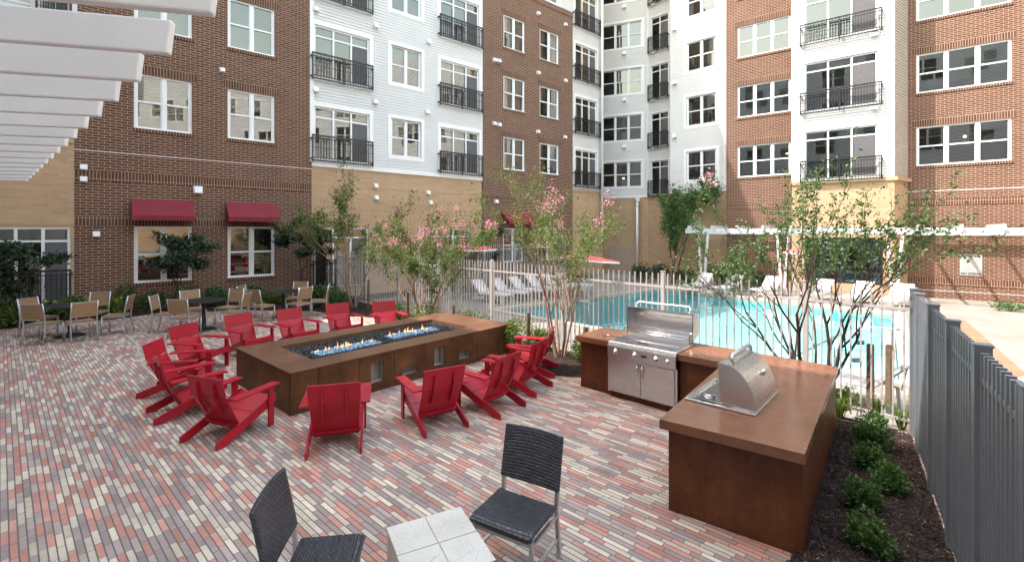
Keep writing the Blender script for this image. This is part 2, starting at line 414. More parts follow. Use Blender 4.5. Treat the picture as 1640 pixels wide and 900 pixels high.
tag(obj('pool_coping', mb, M['coping']), kind='structure')
mb = MB(); DEEP = -1.75
ring(pool, pool, DEEP, ZD-.16, mb); mb.face([(p.x,p.y,DEEP) for p in pool])
# shallow shelf along the near and right sides
def lerp(a, b, t): return a + (b-a)*t
tag(obj('pool_basin', mb, M['plaster']), kind='structure'); mb = MB()
_q = G(1035,512,-.85); _q.z = 0
sh = [lerp(pool[0],pool[1],.16), pool[1], pool[2], lerp(pool[2],pool[3],.70), _q]
sh = [p + (pc-p)*.004 for p in sh]
mb.prism([(p.x,p.y) for p in sh], 'z', DEEP-.1, -.85)
st0, st1 = lerp(pool[1],pool[2],.02), lerp(pool[1],pool[2],.62)
inn = (pool[0]-pool[1]).normalized()
for i in range(4):
    w = 1.7 - i*.4
    q = [st0 + (pc-st0)*.004 , st1 + (pc-st1)*.004, st1 + inn*w, st0 + inn*w]
    mb.prism([(p.x,p.y) for p in q], 'z', -.95, -.80 + .1*i)
tag(obj('pool_shelf', mb, M['plaster_pale']), kind='structure')
mb = MB()
for i in range(9):
    p = lerp(sh[4], sh[0], i/9.) if i < 5 else lerp(sh[4], sh[3], (i-4)/5.)
    q = p + (sh[1]-p)*.03
    mb.box(q.x-.22, q.x+.22, q.y-.07, q.y+.07, -.853, -.842)
for i in range(4):
    p = lerp(st0, st1, .15+.2*i) + inn*(1.2-.4*(i % 2))
    mb.box(p.x-.1, p.x+.1, p.y-.05, p.y+.05, -.62, -.598+.1*(i % 2))
tag(obj('pool_step_tile', mb, M['pooltile']), kind='structure')
mb = MB(); mb.face([(p.x,p.y,ZD-.07) for p in pool])
tag(obj('pool_water', mb, M['water']), kind='structure')
# tan paver strip in the deck beyond the big fence
mb = MB(); q = [G(1452,525,ZD), G(1520,520,ZD), G(1640,590,ZD), G(1640,625,ZD), G(1575,640,ZD), G(1452,700,ZD)]
q = [G(1465,512,ZD), G(1545,512,ZD), G(1645,600,ZD), G(1600,612,ZD), G(1560,640,ZD), G(1450,690,ZD)]
mb.face([(p.x,p.y,ZD+.004) for p in reversed(q)])
tag(obj('paver_strip', mb, M['tanstrip']), kind='structure')
# patio slab
fl = FC + FD*17.6; fn = FC - BD*0 + BD*9
pat = [FC + FD*.0, fl, fl + Vector((-14,-2,0)), Vector((-34,16,0)), Vector((-34,-20,0)), Vector((fn.x,-20,0)), fn]
mb = MB(); mb.prism([(p.x,p.y) for p in pat], 'z', ZD-.1, 0)
tag(obj('patio', mb, M['paver']), kind='structure')
from mathutils import noise as mnoise
def bed(a0, a1, b1, b0, nu, nv, hgt, seed, base=.012):
    mb = MB()
    def f(u, v):
        p = lerp(lerp(a0,a1,u), lerp(b0,b1,u), v)
        e = min(1, min(u,1-u)*nu/2.5, min(v,1-v)*nv/2.5)
        z = base + hgt*e*(.55 + .6*mnoise.noise(Vector((p.x*2.3,p.y*2.3,seed))) + .25*mnoise.noise(Vector((p.x*9,p.y*9,seed))))
        return (p.x, p.y, max(.006, z))
    mb.grid(nu, nv, f); return mb, f
# right-hand bed, between the counter and the big fence
mulch_all = MB()
bw0, bw1 = G(1268,889), G(1326,690)
rb = (bw0 + (bw0-bw1)*.35, bw1 + (bw1-bw0)*.12, FC + Vector((-.05,-.02,0)), FC + BD*5.2)
m1, f1 = bed(rb[0], rb[1], rb[2], rb[3], 50, 30, .07, 1.0)
tag(obj('right_mulch_bed', m1, M['mulch']), kind='structure')
# bed along the pool fence (from the building round behind the fire pit to the counter)
edge_near = [G(560,506), G(640,512), G(760,548), G(835,577), G(880,601), G(940,606), G(1100,640), G(1330,680)]
ts = [17.3, 13.4, 10.0, 7.4, 6.0, 4.6, 2.6, 0.1]
for i in range(len(ts)-1):
    a0, a1 = edge_near[i], edge_near[i+1]; b0, b1 = FC+FD*ts[i], FC+FD*ts[i+1]
    m, f = bed(a0, a1, b1, b0, 14, 10, .05, 3.0+i)
    tag(obj('fence_mulch_bed', m, M['mulch']), kind='structure')
# bed along the left facade
EL = [G(-60,535), G(0,528), G(187,511), G(260,501), G(400,497), G(500,498), G(560,506)]
LDIR = Vector((880, 745, 0)).normalized(); LN = Vector((LDIR.y, -LDIR.x, 0))
def Lpt(px):
    Y = 2414 / (.1093*(1700-px)); return Vector(((px-CX)/F*Y, Y, 0))
EB = [Lpt(p) for p in (-60, 0, 187, 260, 400, 500, 560)]
for i in range(len(EL)-1):
    m, f = bed(EL[i], EL[i+1], EB[i+1], EB[i], 14, 8, .06, 11.+i)
    tag(obj('wall_mulch_bed', m, M['mulch']), kind='structure')

# ------------------------------------------------------------------ the apartment building
B0 = Vector((2, 26, 0))
bld = thing('apartment_building', 'brown brick and white sided apartment building wrapping round the courtyard', 'building', B0)
class Wall:
    def __init__(s, P0, P1, z0, z1):
        s.P0 = Vector((P0[0],P0[1],0)); s.P1 = Vector((P1[0],P1[1],0)); s.z0, s.z1 = z0, z1
        s.d = (s.P1-s.P0).normalized(); s.L = (s.P1-s.P0).length; s.rz = math.atan2(s.d.y, s.d.x)
        s.open = []
    def u(s, px):
        k = (px-CX)/F                       # (P0x+u dx) = k (P0y + u dy)
        return (k*s.P0.y - s.P0.x) / (s.d.x - k*s.d.y)
    def Z(s, px, py):
        p = s.P0 + s.d*s.u(px); return H + (HY-py)/F*p.y
    def loc(s, u=0, z=0, off=0):            # off > 0 : towards the court
        n = Vector((s.d.y, -s.d.x, 0)); p = s.P0 + s.d*u + n*off
        return Vector((p.x, p.y, z)) - B0
    def build(s, name, m, z0=None, z1=None, siding=False, reveal=.13):
        z0 = s.z0 if z0 is None else z0; z1 = s.z1 if z1 is None else z1
        ops = [o for o in s.open if o[3] > z0 and o[2] < z1]
        xs = sorted({0, s.L, *[o[0] for o in ops], *[o[1] for o in ops]})
        zs = {z0, z1, *[o[2] for o in ops if o[2] > z0], *[o[3] for o in ops if o[3] < z1]}
        rows = []
        if siding:
            k = 0
            while z0 + k*.125 < z1 - .01: rows.append(z0 + k*.125); k += 1
            zs |= set(rows)
        zs = sorted(zs); mb = MB()
        for i in range(len(xs)-1):
            for j in range(len(zs)-1):
                x0, x1, a, b = xs[i], xs[i+1], zs[j], zs[j+1]
                if b-a < 1e-4: continue
                cx, cz = (x0+x1)/2, (a+b)/2
                if any(o[0] < cx < o[1] and o[2] < cz < o[3] for o in ops): continue
                if siding:
                    ya = -.026*(1-((a-z0) % .125)/.125) if abs(((a-z0)/.125)-round((a-z0)/.125)) > 1e-3 else -.026
                    fb = ((b-z0) % .125)/.125
                    yb = 0 if fb < 1e-3 or fb > .999 else -.026*(1-fb)
                    mb.face([(x0,ya,a),(x1,ya,a),(x1,yb,b),(x0,yb,b)])
                    if ya == -.026: mb.face([(x0,0,a),(x1,0,a),(x1,ya,a),(x0,ya,a)])
                else: mb.face([(x0,0,a),(x1,0,a),(x1,0,b),(x0,0,b)])
        for (x0,x1,a,b,*_) in ops:
            a2, b2 = max(a,z0), min(b,z1); y = reveal
            mb.face([(x0,0,a2),(x0,y,a2),(x0,y,b2),(x0,0,b2)][::-1]); mb.face([(x1,0,a2),(x1,y,a2),(x1,y,b2),(x1,0,b2)])
            if a2 == a: mb.face([(x0,0,a),(x1,0,a),(x1,y,a),(x0,y,a)][::-1])
            if b2 == b: mb.face([(x0,0,b),(x1,0,b),(x1,y,b),(x0,y,b)])
        return obj(name, mb, m, bld, s.loc(), s.rz)
    def part(s, name, mb, m, u=0, z=0, off=0, **k): return obj(name, mb, m, bld, s.loc(u, z, off), s.rz, **k)
    def band(s, z0, z1, m, proud=.02, u0=0, u1=None, name='brick_band'):
        u1 = s.L if u1 is None else u1
        # split round openings
        cuts = sorted([(o[0]-.02, o[1]+.02) for o in s.open if o[2] < z1 and o[3] > z0]); mb = MB(); x = u0
        for c in cuts + [(u1, u1)]:
            if min(c[0], u1) - x > .02: mb.box(x, min(c[0],u1), -proud, .02, z0, z1)
            x = max(x, c[1])
        if mb.v: obj(name, mb, m, bld, s.loc(), s.rz)
rw = random.Random(3)
def panes(mb, x0, x1, z0, z1, y):
    t = [rw.uniform(-.004,.004) for _ in range(2)]
    mb.face([(x0,y+t[0],z0),(x1,y+t[1],z0),(x1,y-t[0],z1),(x0,y-t[1],z1)])
def blinds(mb, x0, x1, z0, z1, y, tilt):
    z = z1 - .02
    while z > z0 + .03:
        mb.face([(x0,y,z),(x1,y,z),(x1,y+.03,z-tilt),(x0,y+.03,z-tilt)]); z -= .058
def room(mb, x0, x1, z0, z1, y0, d=1.0):
    e = .02
    mb.face([(x0-e,y0+d,z0-e),(x1+e,y0+d,z0-e),(x1+e,y0+d,z1+e),(x0-e,y0+d,z1+e)])
    for a, b in (((x0-e,z0-e),(x1+e,z0-e)),((x1+e,z0-e),(x1+e,z1+e)),((x1+e,z1+e),(x0-e,z1+e)),((x0-e,z1+e),(x0-e,z0-e))):
        mb.face([(a[0],y0,a[1]),(b[0],y0,b[1]),(b[0],y0+d,b[1]),(a[0],y0+d,a[1])])
def window(w, u0, u1, z0, z1, n=2, trim=0, sill=True, lamp=False, head=None, shade=None, fm='vinyl'):
    W, Hh = u1-u0, z1-z0; f = .065; mf, mp, mbl, mr = MB(), MB(), MB(), MB(); y0, y1 = .05, .125
    mf.box(0,W,y0,y1,0,f); mf.box(0,W,y0,y1,Hh-f,Hh); mf.box(0,f,y0,y1,f,Hh-f); mf.box(W-f,W,y0,y1,f,Hh-f)
    mul = .10; cw = (W-2*f-(n-1)*mul)/n; mid = Hh*.50
    for i in range(n):
        x0 = f + i*(cw+mul); x1 = x0+cw
        if i: mf.box(x0-mul, x0, y0-.008, y1-.003, f, Hh-f)
        s = .035
        mf.box(x0,x1,y0+.012,y1-.01,mid-.03,mid+.03)
        for a, b, yy in ((f,mid-.03,.028),(mid+.03,Hh-f,.016)):
            mf.box(x0,x0+s,y0+yy,y1-.012,a,b); mf.box(x1-s,x1,y0+yy,y1-.012,a,b)
            panes(mp, x0+s, x1-s, a, b, y0+yy+.03)
        sh = rw.choice([1,1,1,1,1,.5,.8]) if shade is None else shade
        if sh: blinds(mbl, x0+.02, x1-.02, Hh-f-(Hh-2*f)*sh, Hh-f, y1+.06, rw.choice([.012,.022,.03,.034]))
    if trim:
        t, p = trim, .035
        mf.box(-t,0.0,-p,.05,-t,Hh+t); mf.box(W,W+t,-p,.05,-t,Hh+t); mf.box(0,W,-p,.05,Hh,Hh+t*1.15); mf.box(0,W,-p,.05,-t,0)
    elif sill:
        mf.box(-.0,W,-.012,y0,-.0,.028)
    room(mr, 0, W, 0, Hh, y1+.006)
    wo = w.part('window', mf, M[fm], u0, z0)
    obj('pane', mp, M['glass'], wo); 
    if mbl.v: obj('blind', mbl, M['blind'], wo)
    obj('room_interior', mr, M['interior'], wo)
    if lamp:
        ml = MB(); ml.lathe([(.0,-.05),(.045,-.03),(.06,0),(.045,.03),(0,.05)], (W*lamp[0], .75, Hh*lamp[1]), 10); obj('ceiling_lamp', ml, M['lamp'], wo)
    return wo
def balcony_door(w, u0, u1, z0, z1, n=3, trim=.16, lead=0):
    W, Hh = u1-u0, z1-z0; f = .07; mf, mp, mbl, mr, ms = MB(), MB(), MB(), MB(), MB(); y0, y1 = .04, .125
    mf.box(0,W,y0,y1,0,f); mf.box(0,W,y0,y1,Hh-f,Hh); mf.box(0,f,y0,y1,f,Hh-f); mf.box(W-f,W,y0,y1,f,Hh-f)
    tr = Hh-.42; mul = .07; cw = (W-2*f-(n-1)*mul)/n
    for i in range(n):
        x0 = f+i*(cw+mul); x1 = x0+cw
        if i: mf.box(x0-mul,x0,y0-.006,y1-.003,f,Hh-f)
        mf.box(x0,x1,y0+.01,y1-.01,tr-.03,tr+.03)
        panes(mp,x0,x1,f,tr-.03,.09); panes(mp,x0,x1,tr+.03,Hh-f,.085)
        if i == n-1: ms.box(x0+.01,x1-.01,.062,.066,f,tr-.03)
        sh = rw.choice([1,1,.7,1])
        if sh: blinds(mbl,x0,x1,Hh-f-(Hh-2*f)*sh,Hh-f,y1+.06,rw.choice([.015,.025,.034]))
    if trim:
        t, p = trim, .035
        mf.box(-t,0,-p,.04,-.1,Hh+t*1.3); mf.box(W,W+t,-p,.04,-.1,Hh+t*1.3); mf.box(0,W,-p,.04,Hh,Hh+t*1.3); mf.box(0,W,-p,.04,-.1,0)
    room(mr,0,W,0,Hh,y1+.006)
    wo = w.part('balcony_door', mf, M['vinyl'], u0, z0)
    obj('pane', mp, M['glass'], wo); obj('door_screen', ms, M['screen'], wo); obj('room_interior', mr, M['interior'], wo)
    if mbl.v: obj('blind', mbl, M['blind'], wo)
    return wo
def railing(w, u0, u1, z0, z1):
    W, Hh = u1-u0, z1-z0; mb = MB(); y0, y1 = -.20, -.16
    for z, t in ((0,.05),(.12,.03),(Hh-.16,.03),(Hh-.05,.06)): mb.box(0,W,y0,y1,z,z+t)
    for x in (0, W/2-.025, W-.05): mb.box(x,x+.05,y0-.003,y1+.003,-.04,Hh-.05)
    n = int(W/.105)
    for i in range(1,n): x = W*i/n; mb.box(x-.011,x+.011,y0+.01,y1-.01,.04,Hh-.05)
    mb.box(.05,W-.05,y0+.012,y1-.012,Hh*.5,Hh*.5+.014)
    for z in (.08, Hh-.16):
        mb.box(-.03,.03,-.16,.0,z,z+.05); mb.box(W-.03,W+.03,-.16,.0,z,z+.05)
    return w.part('balcony_railing', mb, M['rail'], u0, z0, .002)
def vent(w, u, z, s=.14, name='wall_vent'):
    mb = MB(); mb.prism([(-.0,0),(-s*1.0,0),(-s*.55,s),(0,s)], 'x', -s/2, s/2); mb.box(-s*.62,s*.62,-.015,0,-s*.1,s*1.1)
    w.part(name, mb, M['vent'], u, z, .003, bevel=.01)
def soldier_heads(w, ops, sills=True):
    for (u0,u1,z0,z1,*_) in ops:
        mb = MB(); mb.box(-.12,u1-u0+.12,-.016,.01,0,.30); w.part('window_lintel', mb, M['soldier'], u0, z1+.002)
        if sills:
            mb = MB(); mb.box(-.06,u1-u0+.06,-.03,.04,-.12,-.002); w.part('window_sill', mb, M['soldier'], u0, z0)
ST = 3.24
TOP = 27.0
# ---- left wing
def Lw(pa, pb, z0, z1): return Wall(Lpt(pa), Lpt(pb), z0, z1)
# far left bay (tan base, white above)
wl_ = Lw(-470, -52, -.1, 13.6); wl_.build('siding_wall', M['siding'], None, None, True)  # unseen link block, added; its height keeps sun off the tables
wz = Lw(-52, 118.5, -.1, TOP)
dz = [(wz.u(-25), wz.u(113), .33, 2.72)]
wz.open = dz + [(wz.u(62), wz.u(112), 5.45+k*ST, 7.58+k*ST) for k in range(1,4)]
wz.build('tan_wall', M['tan'], -.1, 5.27); wz.build('siding_wall', M['siding'], 5.30, TOP, True)
balcony_door(wz, *dz[0], 3, 0)
for o in wz.open[1:]: balcony_door(wz, *o, 2)
railing(wz, wz.u(-30), wz.u(115), .30, 1.46)
for k in range(1,4): railing(wz, wz.u(58), wz.u(116), 5.30+k*ST, 6.36+k*ST)
wz.band(5.22, 5.36, M['tanband'], .05, name='cornice'); wz.band(2.80, 3.08, M['tanband'], .012, name='tan_band')
# brick A
wa = Lw(118.5, 499, -.1, TOP)
A = []
for a, b in ((214.5,307.5),(364.5,440)):
    A.append((wa.u(a), wa.u(b), .93, 2.75))
    for k in range(4): A.append((wa.u(a), wa.u(b), 5.90+k*ST, 7.66+k*ST))
wa.open = A
wa.build('brick_wall', M['brick'])
for o in A: window(wa, *o)
soldier_heads(wa, [o for o in A if o[2] > 3])
soldier_heads(wa, [o for o in A if o[2] < 3])
wa.band(2.76, 3.04, M['soldier'], .014); wa.band(4.14, 4.44, M['soldier'], .014)
wa.band(5.04, 5.06, M['vent'], .008, name='ledge')
for px, py in ((134,268),(134,287),(154.5,375),(356,113)): vent(wa, wa.u(px), wa.Z(px,py)-.07, .14)
vent(wa, wa.u(317), wa.Z(317,305)-.1, .22, 'wall_light')
def awning(w, pa, pb, ztop, zbot):
    u0, u1 = w.u(pa), w.u(pb); W = u1-u0; d = .62
    mb = MB(); mb.prism([(0,ztop-zbot),(-d,.16),(-d,0),(-d+.02,0),(0,ztop-zbot-.05)], 'x', 0, W)
    for x in (0, W-.012): mb.prism([(0,ztop-zbot-.02),(-d+.01,.15),(-d+.01,.0),(0,.0)], 'x', x, x+.012)
    w.part('window_awning', mb, M['awning'], u0, zbot, .02)
awning(wa, 210.5, 309, 3.62, 2.93); awning(wa, 361, 442, 3.62, 2.93)
# white B on tan base
wb = Lw(499, 772, -.1, TOP)
Bd, Bw, Bd2 = [], [], []
for k in range(5):
    Bd.append((wb.u(503), wb.u(591.5), 5.46+k*ST, 7.56+k*ST)); Bw.append((wb.u(626), wb.u(674.5), 5.93+k*ST, 7.60+k*ST))
    Bd2.append((wb.u(705), wb.u(767), 5.46+k*ST, 7.56+k*ST))
gd = [(wb.u(503), wb.u(590), .3, 2.74), (wb.u(672), wb.u(752), .3, 2.74)]
wb.open = Bd + Bw + Bd2 + gd
wb.build('tan_wall', M['tan'], -.1, 5.2); wb.build('siding_wall', M['siding'], 5.30, TOP, True)
wb.band(5.16, 5.33, M['trim'], .05, name='cornice')
for z in (3.55, 4.42): wb.band(z, z+.05, M['tanband'], .012, name='tan_band')
for o in Bd + Bd2: balcony_door(wb, *o)
for o in Bw: window(wb, *o, 2, .15)
for o in gd: balcony_door(wb, *o, 3, 0)
for o in Bd: railing(wb, o[0]-.13, o[1]+.10, o[2]-.10, o[2]+.93)
for o in Bd2: railing(wb, o[0]-.13, o[1]+.13, o[2]-.10, o[2]+.93)
railing(wb, gd[0][0]-.1, gd[0][1]-.4, .28, 1.42); railing(wb, gd[1][0], gd[1][1], .28, 1.42)
for px, py in ((505,144.5),(505,16),(601,43),(600,164),(685,68),(683,180)): vent(wb, wb.u(px), wb.Z(px,py)-.09, .19)
for px, py in ((601,298),(602,317),(685,309),(689,325)): vent(wb, wb.u(px), wb.Z(px,py)-.07, .16)
# brick C with a lower top, standing a little proud
wc = Lw(772, 916, -.1, 15.75)
wc.P0 += LN*.06; wc.P1 += LN*.06
C = []
for a, b in ((806.5,840.5),(864.5,895)):
    for k in range(3): C.append((wc.u(a), wc.u(b), 5.87+k*ST, 7.60+k*ST))
C.append((wc.u(806), wc.u(838), .93, 2.75)); C.append((wc.u(862), wc.u(893), .93, 2.75))
wc.open = C; wc.build('brick_wall', M['brick'])
for o in C: window(wc, *o)
soldier_heads(wc, C)
wc.band(2.85, 3.12, M['soldier'], .014); wc.band(4.14, 4.44, M['soldier'], .014); wc.band(15.45, 15.76, M['soldier'], .03)
awning(wc, 803, 850, 3.62, 2.93)
for px, py in ((791.5,97),(798.5,98.5),(791,198.5),(799,200.5),(861.5,22.5),(905,40.5),(861.5,117.5),(905,130),(861,211.5),(904,220),(794,323)): vent(wc, wc.u(px), wc.Z(px,py)-.08, .17)
wc2 = Lw(772, 916, 15.75, TOP)
wc2.open = [(wc2.u(a), wc2.u(b), 15.9+k*ST, 17.35+k*ST) for a, b in ((806.5,840.5),(864.5,895)) for k in range(3)]
wc2.build('siding_wall', M['siding'], None, None, True)
for o in wc2.open: window(wc2, *o, 2, .14)
# white D
wd = Lw(916, 965, -.1, TOP)
D = [(wd.u(921), wd.u(955.5), 5.40+k*ST, 7.58+k*ST) for k in range(6)]
wd.open = D
wd.build('tan_wall', M['tan'], -.1, 5.02); wd.build('siding_wall', M['siding'], 5.12, TOP, True)
wd.band(5.0, 5.14, M['tanband'], .04, name='cornice'); wd.band(3.5, 3.55, M['tanband'], .012, name='tan_band')
for o in D: balcony_door(wd, *o, 3, .12); railing(wd, o[0]-.2, o[1]+.18, o[2]-.12, o[2]+.85)
# ---- corner walls E F G
def W2(pa, Ya, pb, Yb, z0, z1):
    a, b = AT(pa, Ya), AT(pb, Yb); return Wall(a, b, z0, z1)
RZ = -.30                                            # storey offset of the right-hand wings
we = W2(958, 33.2, 1037.5, 31.9, -.4, TOP)
E = [(we.u(964), we.u(1028.5), 5.88+k*ST-.22, 7.63+k*ST-.22) for k in range(6)]
we.open = E
we.build('tan_wall', M['tan'], -.4, 4.95); we.build('siding_wall', M['siding'], 5.0, TOP, True)
we.band(4.9, 5.03, M['trim'], .04, name='cornice'); we.band(3.4, 3.45, M['tanband'], .012, name='tan_band')
for i, o in enumerate(E): window(we, *o, 3, .13, lamp=(.5,.4) if i == 0 else False)
for k in range(1,6): vent(we, we.u(1000), 5.2+k*ST-.05, .22)
wf = W2(1037.5, 31.9, 1073.5, 30.7, -.4, TOP)
Fd = [(wf.u(1042.5), wf.u(1071), 5.35+k*ST+RZ, 7.62+k*ST+RZ) for k in range(6)]
wf.open = Fd
wf.build('tan_wall', M['tan'], -.4, 4.95); wf.build('siding_wall', M['siding'], 5.0, TOP, True)
for o in Fd: balcony_door(wf, *o, 2, .05); railing(wf, o[0]-.15, o[1]+.02, o[2]-.1, o[2]+.95)
for k in range(1,6): vent(wf, wf.u(1048), 4.9+k*ST, .22)
wg = W2(1073.5, 28.45, 1163.5, 26.25, -.4, TOP)
Gw = [(wg.u(1099.5), wg.u(1147.5), 5.88+k*ST+RZ, 7.60+k*ST+RZ) for k in range(6)]
wg.open = Gw
wg.build('tan_wall', M['tan'], -.4, 4.9); wg.build('siding_wall', M['siding'], 4.95, TOP, True)
wg.band(4.86, 4.99, M['trim'], .04, name='cornice'); wg.band(2.45, 2.50, M['tanband'], .012, name='tan_band'); wg.band(3.4, 3.45, M['tanband'], .012, name='tan_band')
for o in Gw: window(wg, *o, 2, .16)
for k in range(1,6): vent(wg, wg.u(1081), 5.0+k*ST, .22)
mb = MB()
for i in range(6): mb.box(0,.85,-.03,-.01,.06*i,.06*i+.035)
mb.box(-.05,0,-.05,0,-.05,.42); mb.box(.85,.9,-.05,0,-.05,.42); mb.box(0,.85,-.05,0,.37,.42)
wg.part('wall_louvre', mb, M['vent'], wg.u(1097), 2.95, .003)
# ---- right wing: brick H, sided bay I, brick J
def Rpt(px, extra=0):
    Y = 2414 / (.0715*(px+150)); return Vector(((px-CX)/F*Y, Y, 0))
RD = Vector((-970, 745, 0)).normalized() * -1
wh = Wall(Rpt(1163.5), Rpt(1285), -.4, TOP)
Hw = [(wh.u(1181), wh.u(1266.5), 5.88+k*ST+RZ-.08, 7.58+k*ST+RZ-.08) for k in range(6)]
wh.open = Hw; wh.build('brick_wall', M['brick'])
for i, o in enumerate(Hw): window(wh, *o, 3, lamp=(.9,.7) if i == 0 else False)
soldier_heads(wh, Hw)
wh.band(2.40, 2.68, M['soldier'], .014); wh.band(3.75, 4.03, M['soldier'], .014)
def Ipt(px):
    Y = 2414 / (.0755*(px+150)); return Vector(((px-CX)/F*Y, Y, 0))
wi = Wall(Ipt(1268), Ipt(1432.5), -.4, TOP)
Id = [(wi.u(1288.5), wi.u(1405.5), 5.32+k*ST+RZ, 7.62+k*ST+RZ) for k in range(6)]
gI = [(wi.u(1290), wi.u(1414), .2, 2.3)]
wi.open = Id + gI
wi.build('tan_wall', M['tan'], -.4, 4.86); wi.build('siding_wall', M['siding'], 4.95, TOP, True)
for o in Id: balcony_door(wi, *o, 3, .17); railing(wi, o[0]-.16, o[1]+.16, o[2]-.12, o[2]+.88)
window(wi, *gI[0], 4, 0, False, shade=0, fm='iron')
for k in range(1,6): vent(wi, wi.u(1401), 4.72+k*ST, .22)
ii = Rpt(1453.5); i2 = Rpt(1460)
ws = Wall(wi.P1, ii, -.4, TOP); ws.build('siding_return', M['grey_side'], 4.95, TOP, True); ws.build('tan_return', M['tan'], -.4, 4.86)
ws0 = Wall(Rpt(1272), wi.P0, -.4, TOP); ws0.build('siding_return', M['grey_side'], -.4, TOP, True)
# plinth of the bay, a step wider than the siding
nI = Vector((wi.d.y, -wi.d.x, 0)); mb = MB()
pl = [wi.P0 + nI*.06 - wi.d*.05, wi.P1 + nI*.06 + wi.d*.12, i2 + nI*.01, i2 - nI*.4, wi.P0 - nI*1.2]
mb.prism([(p.x-B0.x, p.y-B0.y) for p in pl], 'z', 4.80, 4.96); obj('cornice', mb, M['tanband'], bld)
wj = Wall(Rpt(1453.5), Rpt(1840), -.4, TOP)
Jw = [(wj.u(1467.5), wj.u(1620.5), 5.82+k*ST+RZ-.02, 7.56+k*ST+RZ-.02) for k in range(6)]
Jw += [(wj.u(1730), wj.u(1830), 5.82+k*ST+RZ, 7.56+k*ST+RZ) for k in range(6)]
wj.open = Jw; wj.build('brick_wall', M['brick'])
for i, o in enumerate(Jw): window(wj, *o, 3, lamp=(.56,.72) if i == 0 else False)
soldier_heads(wj, Jw)
for z in (.25, 2.35, 3.72): wj.band(z, z+.28, M['soldier'], .014)
wj.band(4.36, 4.38, M['vent'], .008, name='ledge'); wj.band(-.02, .0, M['vent'], .008, name='ledge')
# downpipes
def pipe(px, Y, z0, z1, r=.075):
    p = AT(px, Y) - B0; mb = MB(); mb.tube([(p.x,p.y,z0),(p.x,p.y,z1)], r, 10)
    for z in (z0+.5, (z0+z1)/2, z1-.4): mb.tube([(p.x,p.y,z),(p.x,p.y,z+.06)], r*1.25, 10)
    return obj('downpipe', mb, M['trim'], bld)
pipe(964.5, 29.6, 2.0, TOP); pp = pipe(1020.5, 31.7, -.3, 4.7)
mb = MB(); q = AT(1020.5, 31.7) - B0; mb.hexa([(q.x-.1,q.y-.1,4.6),(q.x+.1,q.y-.1,4.6),(q.x+.1,q.y+.1,4.6),(q.x-.1,q.y+.1,4.6),(q.x-.18,q.y-.15,4.9),(q.x+.18,q.y-.15,4.9),(q.x+.18,q.y+.15,4.9),(q.x-.18,q.y+.15,4.9)])
obj('rain_hopper', mb, M['trim'], bld)
for w, u in ((wb,0),(wb,wb.L)):
    mb = MB(); mb.box(-.07,.07,-.04,.01,0,TOP-5.35); w.part('corner_trim', mb, M['trim'], u, 5.34)
for w, u in ((wi,.06),(wi,wi.L-.06),(wg,wg.L-.08),(wf,.0)):
    mb = MB(); mb.box(-.07,.07,-.035,.005,0,TOP-5.05); w.part('corner_trim', mb, M['trim'], u, 5.04)
# ---- wing behind the viewer: unseen, added to shade the patio, white to bounce light
CN = Vector((.609, .793, 0)); CT = Vector((.793, -.609, 0)); HC = 19.2
wk = Wall(CN*-2.2 + CT*14.4, CN*-2.2 - CT*25, -.4, HC)
Kw = [(2+i*3.6, 4+i*3.6, 2.66+.2+k*3.24+.7, 4.6+k*3.24+.7) for i in range(10) for k in range(5)]
wk.open = Kw; wk.build('siding_wall', M['siding'])
for o in Kw: window(wk, *o)
# ---- wing closing the court on the right, outside the picture (it is what the left-hand windows mirror)
wq = Wall((23.4, 16.6), (18.3, -38), -.4, 21)
Qw = [(2+i*3.4, 4+i*3.4, 5.6+k*3.24, 7.35+k*3.24) for i in range(15) for k in range(4)]
wq.open = Qw; wq.build('tan_wall', M['tan'], -.4, 4.9); wq.build('siding_wall', M['siding'], 4.95, 21, True)
for o in Qw: window(wq, *o, 2, .14)
# ---- roofs, and solid cores added behind the walls to block the sun
def mass(pts, z0, z1):
    mb = MB(); mb.prism([(p.x-B0.x, p.y-B0.y) for p in pts], 'z', z0, z1); return obj('roof_core', mb, M['tanband'], bld)
a, b = Lpt(-50), Lpt(958); mass([a-LN*1.4, b-LN*1.4, b-LN*14, a-LN*14], -.3, TOP-.02)
a, b = Lpt(-52), Lpt(965); mass([a-LN*.02, b-LN*.02, b-LN*1.38, a-LN*1.38], TOP-.3, TOP); mass([a-LN*.02, a-LN*1.38, a-LN*1.38+LDIR*.02, a-LN*.02+LDIR*.02], -.3, TOP-.31)
a, b = Lpt(-470), Lpt(-54); mass([a-LN*1.4, b-LN*1.4, b-LN*14, a-LN*14], -.3, 13.58)
e0, e1 = AT(950,34.8), AT(1075,33.2); mass([e1, e1+Vector((3,14,0)), e0+Vector((-6,14,0)), e0], -.3, TOP-.02)
rn = Vector((-RD.y, RD.x, 0))
g0, g1 = Rpt(1100), Rpt(1840); mass([g0+rn*1.9, g1+rn*1.9, g1+rn*14, g0+rn*14], -.3, TOP-.02)
qn = Vector((wq.d.y,-wq.d.x,0)); mass([wq.P0-qn*1.3, wq.P0-qn*12, wq.P1-qn*12, wq.P1-qn*1.3][::-1], -.3, 20.9)
k0, k1 = wk.P0, wk.P1; mass([k0-CN*1.3, k0-CN*11, k1-CN*11, k1-CN*1.3][::-1], -.3, HC-.02); mass([k0-CN*.02, k0-CN*1.28, k1-CN*1.28, k1-CN*.02][::-1], HC-.3, HC)
